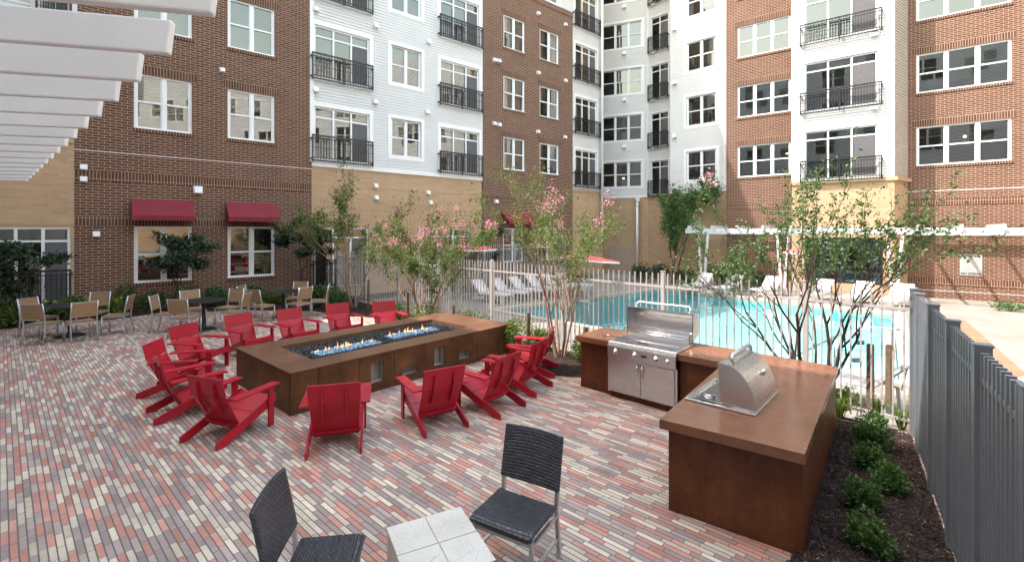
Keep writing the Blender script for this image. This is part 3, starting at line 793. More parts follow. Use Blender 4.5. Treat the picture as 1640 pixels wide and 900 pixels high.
# ------------------------------------------------------------------ long fire pit
PF = Vector((-3.11, 6.53, 0)); PANG = math.atan2(3.47, 3.08); PL, PW, PH = 4.64, 2.15, .61
pit = thing('fire_pit', 'long rust brown steel fire pit with a pebble trough and flames, ringed by red chairs', 'fire pit', PF, PANG)
o0 = (.52, 3.83, .45, 1.67)                       # trough x0 x1 y0 y1
mb = MB(); zt = PH-.012
mb.box(-.012,PL+.012,-.012,o0[2],zt,PH); mb.box(-.012,PL+.012,o0[3],PW+.012,zt,PH); mb.box(-.012,o0[0],o0[2],o0[3],zt,PH); mb.box(o0[1],PL+.012,o0[2],o0[3],zt,PH)
zb = PH-.12
mb.box(o0[0],o0[1],o0[2],o0[2]+.006,zb,zt+.004); mb.box(o0[0],o0[1],o0[3]-.006,o0[3],zb,zt+.004); mb.box(o0[0],o0[0]+.006,o0[2]+.006,o0[3]-.006,zb,zt+.004); mb.box(o0[1]-.006,o0[1],o0[2]+.006,o0[3]-.006,zb,zt+.004)
obj('top_slab', mb, M['corten_top'], pit)
mb = MB(); mb.box(o0[0],o0[1],o0[2],o0[3],zb-.02,zb); obj('trough_floor', mb, M['black'], pit)
seams = [0,.407,1.06,1.714,2.354,3.0,3.634,4.24,PL]
holes = {1:(.72,.95,.12,.26), 2:(1.27,1.51,.145,.475), 3:(1.87,2.19,.13,.27), 4:(2.56,2.80,.145,.475), 5:(3.16,3.46,.14,.29)}
def panel(x0, x1, hole=None):                     # in the panel's own plane: x along, y 0 = outer face
    mb = MB(); g = .004; t = .025
    x0 += g; x1 -= g; z1 = zt-.004
    if not hole: mb.box(x0,x1,0,t,0,z1)
    else:
        a,b,c,d = hole
        mb.box(x0,x1,0,t,0,c); mb.box(x0,x1,0,t,d,z1); mb.box(x0,a,0,t,c,d); mb.box(b,x1,0,t,c,d)
    return mb
for i in range(8):
    h = holes.get(i)
    p = obj('side_panel', panel(seams[i], seams[i+1], h), M['corten'], pit, (0,0,0))
    if h:
        a, b, c, d = h; mb = MB(); mb.box(a-.02,b+.02,.165,.175,c-.02,d+.02)
        for q in ((a-.02,a,c-.02,d+.02),(b,b+.02,c-.02,d+.02)): mb.box(q[0],q[1],.027,.165,q[2],q[3])
        for q in ((c-.02,c),(d,d+.02)): mb.box(a,b,.027,.165,q[0],q[1])
        obj('vent_sleeve', mb, M['coping'], p)
    obj('side_panel', panel(PL-seams[i+1], PL-seams[i]), M['corten'], pit, (PL,PW,0), math.pi)
ss = [0,.43,.9,1.4,PW]
for i in range(4):
    obj('side_panel', panel(ss[i]+(.026 if i == 0 else 0), ss[i+1]-(.026 if i == 3 else 0)), M['corten'], pit, (0,PW,0), -math.pi/2)
    obj('side_panel', panel(ss[i]+(.026 if i == 0 else 0), ss[i+1]-(.026 if i == 3 else 0)), M['corten'], pit, (PL,0,0), math.pi/2)
mb = MB(); mb.box(.2,PL-.2,.2,PW-.2,0,zb-.03); obj('inner_frame', mb, M['black'], pit)
PM = Matrix.Translation(PF) @ Matrix.Rotation(PANG, 4, 'Z')
def rock(mb, c, r, rnd, flat=1):
    q = [Vector((rnd.uniform(.7,1.3)*r*d[0], rnd.uniform(.7,1.3)*r*d[1], rnd.uniform(.7,1.2)*r*d[2]*flat)) for d in ((1,0,0),(0,1,0),(-1,0,0),(0,-1,0),(0,0,1),(0,0,-1))]
    a = rnd.uniform(0,6.28); Rz = Matrix.Rotation(a,3,'Z'); n = len(mb.v)
    mb.v += [tuple(c + Rz @ p) for p in q]
    for f in ((0,1,4),(1,2,4),(2,3,4),(3,0,4),(1,0,5),(2,1,5),(3,2,5),(0,3,5)): mb.f.append(tuple(n+i for i in f)); mb.sm.append(True)
rr = random.Random(11)
trays = [(.78,1.95,.74,1.06), (2.27,3.40,.86,1.18)]
mb = MB()
for i in range(7000):
    x, y = rr.uniform(o0[0]+.02,o0[1]-.02), rr.uniform(o0[2]+.02,o0[3]-.02)
    if any(t[0] < x < t[1] and t[2] < y < t[3] for t in trays): continue
    rock(mb, PM @ Vector((x,y,zb+.035+rr.uniform(0,.03))), rr.uniform(.014,.026), rr, .7)
tag(obj('lava_pebbles', mb, M['lava']), 'small black pebbles filling the trough of the long fire pit', 'pebbles', kind='stuff')
mb = MB()
for t in trays:
    for i in range(2600):
        x, y = rr.uniform(t[0],t[1]), rr.uniform(t[2],t[3])
        rock(mb, PM @ Vector((x,y,zb+.055+rr.uniform(0,.03))), rr.uniform(.008,.017), rr, .8)
tag(obj('fire_glass', mb, M['glass_chip']), 'blue and clear glass chips lying in two strips among the black pebbles', 'fire glass', kind='stuff')
def tongue(mb, c, h, r, rnd):
    path, rad = [], []
    lean = Vector((rnd.uniform(-.3,.3), rnd.uniform(-.3,.3), 0)); n = 7
    for i in range(n):
        t = i/(n-1); path.append(c + Vector((0,0,h*t)) + lean*h*t*t + Vector((math.sin(t*6+rnd.random()*6)*.008,math.cos(t*5+rnd.random()*6)*.008,0)))
        rad.append(max(.0008, r*(math.sin(math.pi*min(1,.25+t*.75))**.8)*(1-.35*t)))
    mb.tube(path, rad, 6)
for t, lab in ((trays[0], 'wider row of orange gas flames at the end nearest the left red chairs'), (trays[1], 'row of orange gas flames at the far end of the pit trough nearer the pool')):
    mb = MB()
    for i in range(34):
        u = rr.random(); x = t[0]+.05+u*(t[1]-t[0]-.1)
        y = t[3]-.06+rr.gauss(0,.045); h = rr.choice([.025,.03,.04,.055,.08,.14])*rr.uniform(.7,1.15)
        tongue(mb, PM @ Vector((x,y,zb+.06)), h, rr.uniform(.007,.016), rr)
    tag(obj('gas_flame', mb, M['flame']), lab, 'flames')

# ------------------------------------------------------------------ red lounge chairs round the pit
def plank(mb, pts, x0, x1): mb.prism(pts, 'x', x0, x1)
def red_chair(loc, rz, label):
    t = thing('adirondack_chair', label, 'chair', loc, rz, 'red chairs round the fire pit')
    m = M['red']
    for s in (-1, 1):
        xa, xb = (.285, .310) if s > 0 else (-.310, -.285)
        mb = MB(); plank(mb, [(.30,0),(.40,0),(.40,.545),(.30,.545)], *( (.311,.335) if s > 0 else (-.335,-.311))); obj('front_leg', mb, m, t, bevel=.004)
        mb = MB(); plank(mb, [(-.56,0),(-.44,0),(.46,.315),(.46,.425),(.40,.425),(-.56,.085)], xa, xb); obj('rear_leg', mb, m, t, bevel=.004)
        a, b = (.262, .40) if s > 0 else (-.40, -.262)
        mb = MB(); mb.hexa([(a,-.34,.555),(b,-.34,.555),(b,.45,.57),(a,.45,.57),(a,-.34,.58),(b,-.34,.58),(b,.45,.595),(a,.45,.595)]); obj('armrest', mb, m, t, bevel=.004)
        x = .135*s; mb = MB(); plank(mb, [(-.285,.36),(-.33,.36),(-.445,.56),(-.485,.78),(-.455,.78),(-.40,.56)], x-.011, x+.011); obj('back_rib', mb, m, t, bevel=.003)
    W = .283
    def slab(name, p, q, th, w=W, w2=None):
        p, q = Vector((0,*p)), Vector((0,*q)); d = (q-p).normalized(); n = Vector((0,-d.z,d.y))*th; w2 = w2 or w
        mb = MB(); mb.hexa([(-w,p.y,p.z),(w,p.y,p.z),(w2,q.y,q.z),(-w2,q.y,q.z),(-w,p.y+n.y,p.z+n.z),(w,p.y+n.y,p.z+n.z),(w2,q.y+n.y,q.z+n.z),(-w2,q.y+n.y,q.z+n.z)])
        obj(name, mb, m, t, bevel=.004)
    slab('seat', (.08,.262), (.44,.392), .02); slab('seat', (-.20,.163), (.076,.260), .02)
    slab('backrest', (-.385,.60), (-.10,.115), -.02, .283, .262)
    slab('backrest', (-.455,.865), (-.387,.605), -.02, .295, .290)
    mb = MB(); mb.box(-.284,.284,.435,.458,.30,.385); obj('seat_apron', mb, m, t, bevel=.003)
    for ch in t.children:
        for v in ch.data.vertices: v.co.y *= .85; v.co.z *= .95
    return t
RC = [  # centre, facing, label
 ((-3.60,6.12),(.326,.945),'red chair turned away from the viewer near the left front corner of the pit'),
 ((-2.20,5.88),(-.16,.57),'red chair seen squarely from behind, alone in front of the near pit corner'),
 ((-1.13,6.46),(-.54,.84),'red chair before the square pit openings, nearest of the right-hand group'),
 ((-.42,6.98),(-.80,.62),'red chair beside the right half of the pit, second of the right-hand group'),
 ((.05,7.78),(-.86,.50),'red chair third of the right-hand group, half hidden by its nearer neighbour'),
 ((.28,8.62),(-.97,.22),'red chair furthest back of the right-hand group, beside the dark mulch'),
 ((-4.62,6.82),(.62,.64),'red chair tucked behind the one at the left front pit corner'),
 ((-5.42,7.60),(.97,.20),'red chair at the far left of the ring, seen in side view facing right'),
 ((-5.90,8.78),(.95,-.26),'red chair left of the pit, angled right, between two others in side view'),
 ((-5.56,9.83),(.86,-.50),'red chair beyond the left end of the pit, in front of the middle table'),
 ((-4.83,10.47),(.78,-.63),'red chair behind the pit, in front of the right-hand round table'),
 ((-4.05,11.20),(.68,-.73),'red chair behind the middle of the pit beside the sunny paving patch'),
 ((-3.05,11.47),(.52,-.85),'brightest red chair behind the pit, nearest the pink flowering tree'),
]
for i, (p, f, lab) in enumerate(RC):
    v = Vector((f[0],f[1],0)).normalized(); k = .08 if i < 7 else 0
    red_chair((p[0]-v.x*k, p[1]-v.y*k, 0), rotz_of(f), lab)

# ------------------------------------------------------------------ dining sets by the building
def dining_table(loc, label):
    t = thing('round_table', label, 'table', loc, 0, 'round dark patio tables')
    mb = MB(); mb.lathe([(0,.752),(.46,.752),(.505,.757),(.51,.768),(.505,.779),(.46,.783),(0,.784)], n=40); obj('tabletop', mb, M['iron'], t)
    mb = MB(); mb.lathe([(.06,.752),(.045,.70),(.042,.10),(.06,.06)], n=16); obj('pedestal', mb, M['iron'], t)
    mb = MB(); mb.lathe([(0,.062),(.06,.06),(.27,.03),(.30,.012),(.30,0),(0,0)], n=32); obj('base_plate', mb, M['iron'], t)
    return t
def dining_chair(label):
    t = thing('dining_chair', label, 'chair', (0,0,0), 0, 'wooden slat chairs at the round tables')
    W = .235
    for s in (-1,1):
        x = s*W
        mb = MB(); mb.tube([(x,.23,0),(x,.225,.44)], .017, 8); obj('leg', mb, M['alu'], t)
        mb = MB(); mb.tube([(x,-.29,0),(x,-.235,.25),(x,-.22,.46),(x,-.25,.70),(x,-.30,.95)], .017, 8); obj('leg', mb, M['alu'], t)
    mb = MB(); mb.bar((-W,.225,.435),(W,.225,.435),.03,.03); mb.bar((-W,-.22,.435),(W,-.22,.435),.03,.03)
    for s in (-1,1): mb.bar((s*W,-.22,.435),(s*W,.225,.435),.028,.03)
    obj('seat_frame', mb, M['alu'], t)
    mb = MB(); mb.bar((-W,-.295,.935),(W,-.295,.935),.025,.02); obj('back_rail', mb, M['alu'], t)
    mb = MB()
    for i in range(5): mb.box(-W-.005,W+.005,-.21+i*.092,-.21+i*.092+.086,.452,.472)
    obj('seat', mb, M['teak'], t)
    mb = MB()
    for i in range(4):
        z = .585+i*.087; y = -.232-(z-.46)*.125-.01*max(0,(z-.7)/.25)
        mb.hexa([(-W+.014,y-.01,z),(W-.014,y-.01,z),(W-.014,y+.010,z),(-W+.014,y+.010,z),(-W+.014,y-.024,z+.081),(W-.014,y-.024,z+.081),(W-.014,y-.004,z+.081),(-W+.014,y-.004,z+.081)])
    obj('backrest', mb, M['teak'], t)
    return t
dc0 = dining_chair('x'); first = True
SETS = [((-10.96,11.53),'dark round table at the left edge beside the black railing',
   [((-.78,.02),'wooden slat chair left of the leftmost round table, facing right'),((.05,-.70),'wooden slat chair with its back to the viewer, left front of the leftmost table'),
    ((.72,-.48),'wooden slat chair right front of the leftmost round table, turned away from the viewer'),((-.15,.80),'wooden slat chair behind the leftmost round table, facing the viewer'),
    ((.86,.36),'wooden slat chair right of the leftmost round table, seen side on near the flower bed')]),
  ((-8.15,12.3),'dark round table in the middle, in front of the window with a dark tree',
   [((-.82,-.22),'wooden slat chair at the left of the middle round table, seen from its side'),((-.66,.55),'wooden slat chair left rear of the middle round table with lit slats'),
    ((.02,-.72),'wooden slat chair in front of the middle round table with its back to the viewer'),((.16,.82),'wooden slat chair behind the middle round table, facing the viewer'),
    ((.78,.10),'wooden slat chair right of the middle round table, facing left')]),
  ((-6.96,14.15),'dark round table at the right beside the brick corner and the tan wall',
   [((-.95,-.05),'wooden slat chair left of the right-hand round table, facing right'),((-.25,-.75),'wooden slat chair left front of the right-hand round table, back to the viewer'),
    ((.02,.84),'wooden slat chair behind the right-hand round table, facing the viewer'),((.62,-.30),'wooden slat chair right front of the right-hand round table with sunlit wood'),
    ((.98,.28),'wooden slat chair furthest right, beside the flowering tree bed')])]
for c, lab, chs in SETS:
    dining_table((*c, 0), lab)
    for (dx, dy), cl in chs:
        o = dc0 if first else copy_tree(dc0); first = False
        o.location = (c[0]+dx, c[1]+dy, 0); o.rotation_euler = (0,0,rotz_of((-dx,-dy))); o['label'] = cl

# ------------------------------------------------------------------ grill counter
ZC = .855
CP = [G(1056,671,ZC), G(1289,727,ZC), G(1342,587,ZC), G(966,524,ZC), G(923,537,ZC), G(1160,581,ZC)]
ctr = thing('grill_counter', 'L shaped brown concrete counter with two built in grills', 'counter', (CP[0].x, CP[0].y, 0))
c0 = Vector((CP[0].x, CP[0].y, 0))
top2 = [(p.x-c0.x, p.y-c0.y) for p in CP]
def inset(poly, w):
    P = [Vector((x,y,0)) for x,y in poly]; return [(p.x,p.y) for p in grow_poly(P, -w)]
def off_edges(poly, ws):
    out = []; n = len(poly); P = [Vector((x,y,0)) for x,y in poly]
    for i in range(n):
        d1 = (P[i]-P[i-1]).normalized(); d2 = (P[(i+1)%n]-P[i]).normalized(); w1, w2 = ws[i-1], ws[i]
        n1 = Vector((-d1.y,d1.x,0)); n2 = Vector((-d2.y,d2.x,0)); a = P[i]+n1*w1; b = P[i]+n2*w2
        den = d1.x*d2.y-d1.y*d2.x; t = ((b-a).x*d2.y-(b-a).y*d2.x)/den; q = a+d1*t; out.append((q.x,q.y))
    return out
body = off_edges(top2, [.075,.02,.03,.05,.06,.06])
# grill recess along the edge CP[4] -> CP[5]
gA, gB = G(977,546,ZC), G(1086,567,ZC); gd_ = (CP[5]-CP[4]); gd_.z = 0; gl = gd_.length; gd_.normalize(); gn = Vector((-gd_.y, gd_.x, 0))   # gn: into the counter
ga = (gA-CP[4]).dot(gd_); gb = (gB-CP[4]).dot(gd_); gw = gb-ga
q4 = Vector((*top2[4],0)); GD = .60
notch = [q4+gd_*ga, q4+gd_*ga+gn*GD, q4+gd_*gb+gn*GD, q4+gd_*gb]
slab = top2[:5] + [(p.x,p.y) for p in notch] + top2[5:]
b4 = Vector((*body[4],0)); bn = [b4+gd_*(ga-.06+.06), b4+gd_*ga+gn*(GD-.1), b4+gd_*gb+gn*(GD-.1), b4+gd_*gb]
off = (q4+gd_*ga-b4).dot(gd_) - ga
bn = [b4+gd_*(ga+off), b4+gd_*(ga+off)+gn*(GD-.1), b4+gd_*(gb+off)+gn*(GD-.1), b4+gd_*(gb+off)]
bodyn = body[:5] + [(p.x,p.y) for p in bn] + body[5:]
mb = MB(); mb.prism(slab, 'z', ZC-.085, ZC); obj('countertop', mb, M['countertop'], ctr, bevel=.018)
mb = MB(); mb.prism(bodyn, 'z', 0, ZC-.086); obj('counter_base', mb, M['counter'], ctr, bevel=.006)

# built-in gas grill with its lid thrown open
grz = math.atan2(gd_.y, gd_.x)
gl0 = Vector((CP[4].x, CP[4].y, 0)) + gd_*ga
gr = thing('gas_grill', 'large stainless steel gas grill with its lid open, facing the patio in the counter', 'grill', gl0, grz)
W = gw; S = M['steel']; K = M['chrome']
mb = MB(); mb.box(.002,W-.002,.03,.06,0,.10); obj('toe_kick', mb, M['counter'], gr)
mb = MB(); mb.box(.008,W-.008,-.055,.0,ZC-.215,ZC-.045); mb.hexa([(.008,-.055,ZC-.045),(W-.008,-.055,ZC-.045),(W-.008,.05,ZC-.045),(.008,.05,ZC-.045),(.008,-.02,ZC+.02),(W-.008,-.02,ZC+.02),(W-.008,.05,ZC+.02),(.008,.05,ZC+.02)])
obj('control_panel', mb, S, gr, bevel=.008)
for i, x in enumerate((.13,.42,.72,.88)):
    mb = MB(); r = .034 if i < 3 else .026
    mb.lathe([(0,-.05),(r*.7,-.05),(r*.8,-.045),(r*.82,-.01),(r*1.35,-.008),(r*1.35,0)], (x*W,-.055,ZC-.12), 20, 'y'); obj('knob', mb, K, gr)
mb = MB(); mb.box(.52*W,.60*W,-.058,-.0551,ZC-.13,ZC-.10); obj('name_plate', mb, M['iron'], gr)
mb = MB(); mb.box(.03,W-.03,-.015,.02,.10,ZC-.225); mb.box(0.0,.03,-.02,.02,.09,ZC-.215); mb.box(W-.03,W,-.02,.02,.09,ZC-.215); obj('cabinet_frame', mb, S, gr)
for x0, x1, hx in ((.035,W/2-.004,W/2-.04),(W/2+.004,W-.035,W/2+.04)):
    mb = MB(); mb.box(x0,x1,-.035,-.016,.105,ZC-.235); d = obj('cabinet_door', mb, S, gr, bevel=.004)
    mb = MB(); mb.tube([(hx,-.036,ZC-.27),(hx,-.075,ZC-.285),(hx,-.075,ZC-.41),(hx,-.036,ZC-.425)], .011, 10); obj('handle', mb, K, d)
D2 = .56
mb = MB(); mb.box(.01,.05,.05,D2,ZC-.02,ZC+.025); mb.box(W-.05,W-.01,.05,D2,ZC-.02,ZC+.025); mb.box(.05,W-.05,D2-.05,D2,ZC-.02,ZC+.20)
mb.box(.05,W-.05,.05,D2-.05,ZC-.15,ZC-.14); mb.box(.045,.05,.05,D2,ZC-.15,ZC-.02); mb.box(W-.05,W-.045,.05,D2,ZC-.15,ZC-.02); obj('fire_box', mb, S, gr)
mb = MB()
for i in range(38): x = .06+(W-.12)*i/37; mb.bar((x,.055,ZC+.008),(x,D2-.07,ZC+.008),.009,.009)
for y in (.06,.2,.35,D2-.07): mb.bar((.055,y,ZC),(W-.055,y,ZC),.009,.008)
obj('cooking_grate', mb, M['alu'], gr)
mb = MB()
for y, z in ((D2-.20,ZC+.135),(D2-.13,ZC+.16)): mb.tube([(.04,y,z),(W-.04,y,z)], .008, 8)
for i in range(9): x = .25*W+i*.06*W; mb.bar((x,D2-.20,ZC+.14),(x,D2-.13,ZC+.165),.006)
obj('warming_rack', mb, K, gr)
mb = MB(); mb.tube([(-.03,.03,ZC+.085),(W+.0,.03,ZC+.085)], .008, 8); mb.lathe([(0,-.05),(.018,-.05),(.02,0),(0,0)], (-.03,.05,ZC+.085), 10, 'y'); mb.box(.44*W,.60*W,.015,.045,ZC+.05,ZC+.08); obj('rotisserie_rod', mb, K, gr)
# lid: quarter-round hood swung up about the rear edge
def hood(w, r, prof_n=10, ang0=0, ang1=90):
    return [(r*math.cos(R(a)), r*math.sin(R(a))) for a in [ang0+(ang1-ang0)*i/prof_n for i in range(prof_n+1)]]
def hood_mesh(w, prof, th=.012):
    mb = MB(); n = len(prof)
    cy = sum(p[0] for p in prof)/n*.0
    inner = [(p[0]*(1-th/.4), p[1]*(1-th/.4)) for p in prof]
    for i in range(n-1):
        a, b, c, d = prof[i], prof[i+1], inner[i+1], inner[i]
        mb.face([(0,*a),(w,*a),(w,*b),(0,*b)][::-1], True); mb.face([(0,*d),(w,*d),(w,*c),(0,*c)], True)
    for e in ((prof[0],inner[0]),(prof[-1],inner[-1])): mb.face([(0,*e[0]),(w,*e[0]),(w,*e[1]),(0,*e[1])])
    return mb
def lid(parent, w, depth, height, pivot, swing, handle_gap=.11, thick=.014):
    # closed profile in (y,z) from front lip (−depth,0) over the top to the hinge (0, .1)
    pr = []
    for i in range(13):
        a = R(180 - 120*i/12); pr.append((-depth*.5 + depth*.5*math.cos(a)*1.0, height*math.sin(a)**.8 if math.sin(a) > 0 else 0))
    pr.append((0, .02))
    Mx = Matrix.Translation(pivot) @ Matrix.Rotation(R(-swing), 4, 'X')
    mb = MB(); n = len(pr)
    inn = [(-depth*.5+(p[0]+depth*.5)*(1-thick/depth*2), p[1]*(1-thick/height)) for p in pr]
    def T(x, p): return tuple(Mx @ Vector((x, p[0], p[1])))
    for i in range(n-1):
        mb.face([T(0,pr[i]),T(w,pr[i]),T(w,pr[i+1]),T(0,pr[i+1])], True); mb.face([T(.01,inn[i+1]),T(w-.01,inn[i+1]),T(w-.01,inn[i]),T(.01,inn[i])], True)
    for x in (0, w): mb.face([T(x,p) for p in (pr if x else pr[::-1])])
    for x in (.012, w-.012): mb.face([T(x,p) for p in (inn if x < .1 else inn[::-1])])
    mb.face([T(0,inn[0]),T(w,inn[0]),T(w,pr[0]),T(0,pr[0])])
    l = obj('lid', mb, S, parent)
    # handle along the front lip
    hb = MB(); k = 2; p = Vector((0, *pr[k])); nrm = Vector((0, -.85, .5)).normalized()
    pts = [(.10,p), (.10,p+nrm*handle_gap*.7), (.13,p+nrm*handle_gap), (w-.13,p+nrm*handle_gap), (w-.10,p+nrm*handle_gap*.7), (w-.10,p)]
    hb.tube([Mx @ Vector((x, q.y, q.z)) for x, q in pts], .017, 12); obj('handle', hb, M['alu'], l)
    return l, Mx, pr
lid(gr, W-.02, .455, .24, Vector((.01, D2-.03, ZC+.045)), 96)
# second grill, set into the other leg of the counter, seen from its side
T = [G(1095,641,ZC), G(1217,668,ZC), G(1243,627,ZC), G(1142,609,ZC)]
ax = (T[2]-T[1]); 
fx = (T[3]-T[0]).normalized(); fx.z = 0; fx.normalize()            # along the grill's front (width)
s_w = ((T[3]-T[0]).length + (T[2]-T[1]).length)/2; s_d = ((T[1]-T[0]).length + (T[2]-T[3]).length)/2
s_o = (T[0]+T[1]+T[2]+T[3])/4; s_o.z = 0
# front faces the patio on the left: local x (right as seen from its front) points to the viewer
fxv = -fx; fy = Vector((-fxv.y, fxv.x, 0))                          # local y = away from its front
o_ = s_o - fxv*s_w/2 - fy*s_d/2
sg = thing('side_grill', 'smaller stainless steel grill with curved lid half open, on the nearer counter leg', 'grill', o_, math.atan2(fxv.y, fxv.x))
mb = MB(); zt2 = ZC+.022; rim = .05
mb.box(0,s_w,0,rim,ZC+.001,zt2); mb.box(0,s_w,s_d-rim,s_d,ZC+.001,zt2); mb.box(0,rim,rim,s_d-rim,ZC+.001,zt2); mb.box(s_w-rim,s_w,rim,s_d-rim,ZC+.001,zt2); obj('tray_rim', mb, K, sg, bevel=.004)
mb = MB(); mb.box(rim,s_w-rim,rim,s_d-rim,ZC+.001,ZC+.008); obj('tray_floor', mb, K, sg)
mb = MB()
for i in range(12): x = rim+.02+(s_w-2*rim-.04)*i/11; mb.bar((x,rim+.02,ZC+.018),(x,s_d*.62,ZC+.018),.008)
obj('cooking_grate', mb, M['iron'], sg)
for i in range(5):
    pass
mb = MB(); mb.box(s_w-.13,s_w-.11,.16,.21,ZC+.02,ZC+.075); mb.tube([(s_w-.12,.13,ZC+.05),(s_w-.12,.26,ZC+.05)], .02, 10); obj('knob', mb, K, sg)
lw_ = s_w-.10
def lid2(parent, w, pivot):
    # curved wall rises from the rear rim and leans forward: profile (y,z) of an open dome
    pr = []
    Rr = .365
    for i in range(15):
        a = R(-4 + 104*i/14); pr.append((Rr*math.cos(a)*.82 , Rr*math.sin(a)*1.12))
    th = .93
    def Tt(x, p): return tuple(Vector((x, p[0]-.28, p[1])) + pivot)
    mb = MB(); n = len(pr)
    inn = [(p[0]*th, p[1]*th) for p in pr]
    for i in range(n-1):
        mb.face([Tt(0,pr[i]),Tt(0,pr[i+1]),Tt(w,pr[i+1]),Tt(w,pr[i])], True); mb.face([Tt(.01,inn[i]),Tt(w-.01,inn[i]),Tt(w-.01,inn[i+1]),Tt(.01,inn[i+1])], True)
    for x in (0,w): mb.face([Tt(x,p) for p in pr] + [Tt(x,(-.03,.02))])
    for x in (.012,w-.012): mb.face([Tt(x,p) for p in inn] + [Tt(x,(-.03,.02))])
    mb.face([Tt(0,pr[-1]),Tt(w,pr[-1]),Tt(w,inn[-1]),Tt(0,inn[-1])])
    l = obj('lid', mb, S, parent)
    p = pr[11]; hb = MB()
    hp = [(.07,p[0],p[1]-.01),(.07,p[0]-.005,p[1]+.065),(.10,p[0]-.01,p[1]+.085),(w-.10,p[0]-.01,p[1]+.085),(w-.07,p[0]-.005,p[1]+.065),(w-.07,p[0],p[1]-.01)]
    hb.tube([Vector((x,y-.28,z))+pivot for x,y,z in hp], .02, 12); obj('handle', hb, M['alu'], l)
    gb_ = MB(); q = pr[6]; gb_.lathe([(0,.03),(.03,.03),(.034,.0),(.0,.0)], (w*.42, q[0]-.28+pivot.y+.0, q[1]+pivot.z), 14, 'y'); obj('thermometer', gb_, K, l)
    return l
lid2(sg, lw_, Vector((.05, s_d-.03, zt2)))

# ------------------------------------------------------------------ wicker chairs and the tile table in front
def wicker_chair(c, f, label):
    t = thing('wicker_chair', label, 'chair', (c[0],c[1],0), rotz_of(f), 'black wicker chairs')
    W = .245
    for s in (-1,1):
        mb = MB(); mb.bar((s*W,.21,0),(s*W,.205,.40),.028,.028,(0,1,0)); obj('leg', mb, M['alu'], t)
        mb = MB(); x = s*W
        for p, q in (((x,-.27,0),(x,-.215,.41)),((x,-.215,.41),(x,-.235,.62))): mb.bar(p,q,.028,.028,(0,1,0))
        obj('leg', mb, M['alu'], t)
    mb = MB(); mb.bar((-W,.20,.36),(W,.20,.36),.025); mb.bar((-W,-.215,.36),(W,-.215,.36),.025)
    for s in (-1,1): mb.bar((s*W,-.21,.36),(s*W,.20,.36),.025)
    obj('seat_frame', mb, M['alu'], t)
    for s in (-1,1): mb = MB(); mb.bar((s*W,-.24,.17),(s*W,.20,.17),.02); obj('stretcher', mb, M['alu'], t)
    mb = MB()
    mb.grid(10,10,lambda u,v: (-.262+.524*u, -.185+.43*v, .425-.012*math.sin(math.pi*u)*math.sin(math.pi*v)+(-.02 if v > .97 else 0)))
    obj('seat', mb, M['wicker'], t, solid=-.035, bevel=.008)
    mb = MB()
    mb.grid(12,10,lambda u,v: (-.268+.536*u, -.232-.085*v-.020*math.sin(math.pi*u)*(.4+.6*v), .545+.405*v+.006*math.sin(math.pi*u)*v))
    obj('backrest', mb, M['wicker'], t, solid=.03, bevel=.008)
    return t
wicker_chair((.03,3.60), (-.50,-.86), 'black wicker chair with grey legs standing right of the pale tile table')
wicker_chair((-1.26,3.02), (1,.13), 'black wicker chair at the bottom edge left of the pale tile table, seen from behind')
ZT = .50
tp = [G(618,844,ZT), None, G(820,885,ZT), G(738,810,ZT)]
tx = (tp[2]-tp[3]); ty = (tp[3]-tp[0]); 
tt = thing('tile_table', 'square pale concrete table with four tiles, between the two black wicker chairs', 'table', (tp[0].x, tp[0].y, 0), math.atan2(ty.y, ty.x))
a_ = ty.length; b_ = tx.length
mb = MB(); mb.box(.006,a_-.006,-b_+.006,-.006,0,ZT-.012); obj('table_block', mb, M['tile'], tt, bevel=.012)
mb = MB(); mb.box(.01,a_-.01,-b_+.01,-.01,ZT-.011,ZT-.006); obj('grout_bed', mb, M['grout'], tt)
for i in range(2):
    for j in range(2):
        mb = MB(); g = .003; mb.box(i*a_/2+g,(i+1)*a_/2-g,-(j+1)*b_/2+g,-j*b_/2-g,ZT-.006,ZT); 
        tl = obj('top_tile', mb, M['tile'], tt, bevel=.004)
        # etched sunburst: thin raised ridges running out from the tile's centre
        cx, cy = (i+.5)*a_/2, -(j+.5)*b_/2; mb = MB(); rs = random.Random(i*2+j)
        for k in range(14):
            an = k*2*math.pi/14 + rs.uniform(-.12,.12); L1 = rs.uniform(.07,.125)
            mb.bar((cx+.012*math.cos(an),cy+.012*math.sin(an),ZT),(cx+L1*math.cos(an),cy+L1*math.sin(an),ZT),.0028,.0015)
        obj('etched_lines', mb, M['tile'], tl)
# ------------------------------------------------------------------ fences
def fence(name, label, group, base, d, posts, zb, zt, step, mm, pw=.017, post_w=.065, rails=(.14,.24), cat='fence', over=0):
    t = thing(name, label, cat, (base.x, base.y, 0), math.atan2(d.y, d.x), group)
    for x in posts:
        mb = MB(); h = post_w/2; mb.box(x-h,x+h,-h,h,zb-.1,zt+.03+over); mb.box(x-h-.006,x+h+.006,-h-.006,h+.006,zt+.03+over,zt+.045+over); obj('post', mb, mm, t)
    for a, b in zip(posts, posts[1:]):
        mb = MB(); a2, b2 = a+post_w/2, b-post_w/2
        for z in (zb+rails[0], zt-rails[1]): mb.box(a2,b2,-.018,.018,z-.018,z+.018)
        n = max(1, round((b2-a2)/step)); h = pw/2
        for i in range(n):
            x = a2 + (b2-a2)*(i+.5)/n; mb.box(x-h,x+h,-h-.004,h+.004,zb+.05,zt)
        obj('picket_panel', mb, mm, t)
    return t
PT = [0, 1.2, 3.45, 5.8, 8.13, 10.4, 12.7, 15.0, 17.3]
fence('pool_fence', 'sunlit grey metal picket fence running across the picture between patio and pool', None, FC, FD, PT[0:1]+PT[1:], .02, 1.83, .118, M['poolfence'])
BP = [.08, .62, 1.62, 2.62, 3.62, 4.62, 5.62]
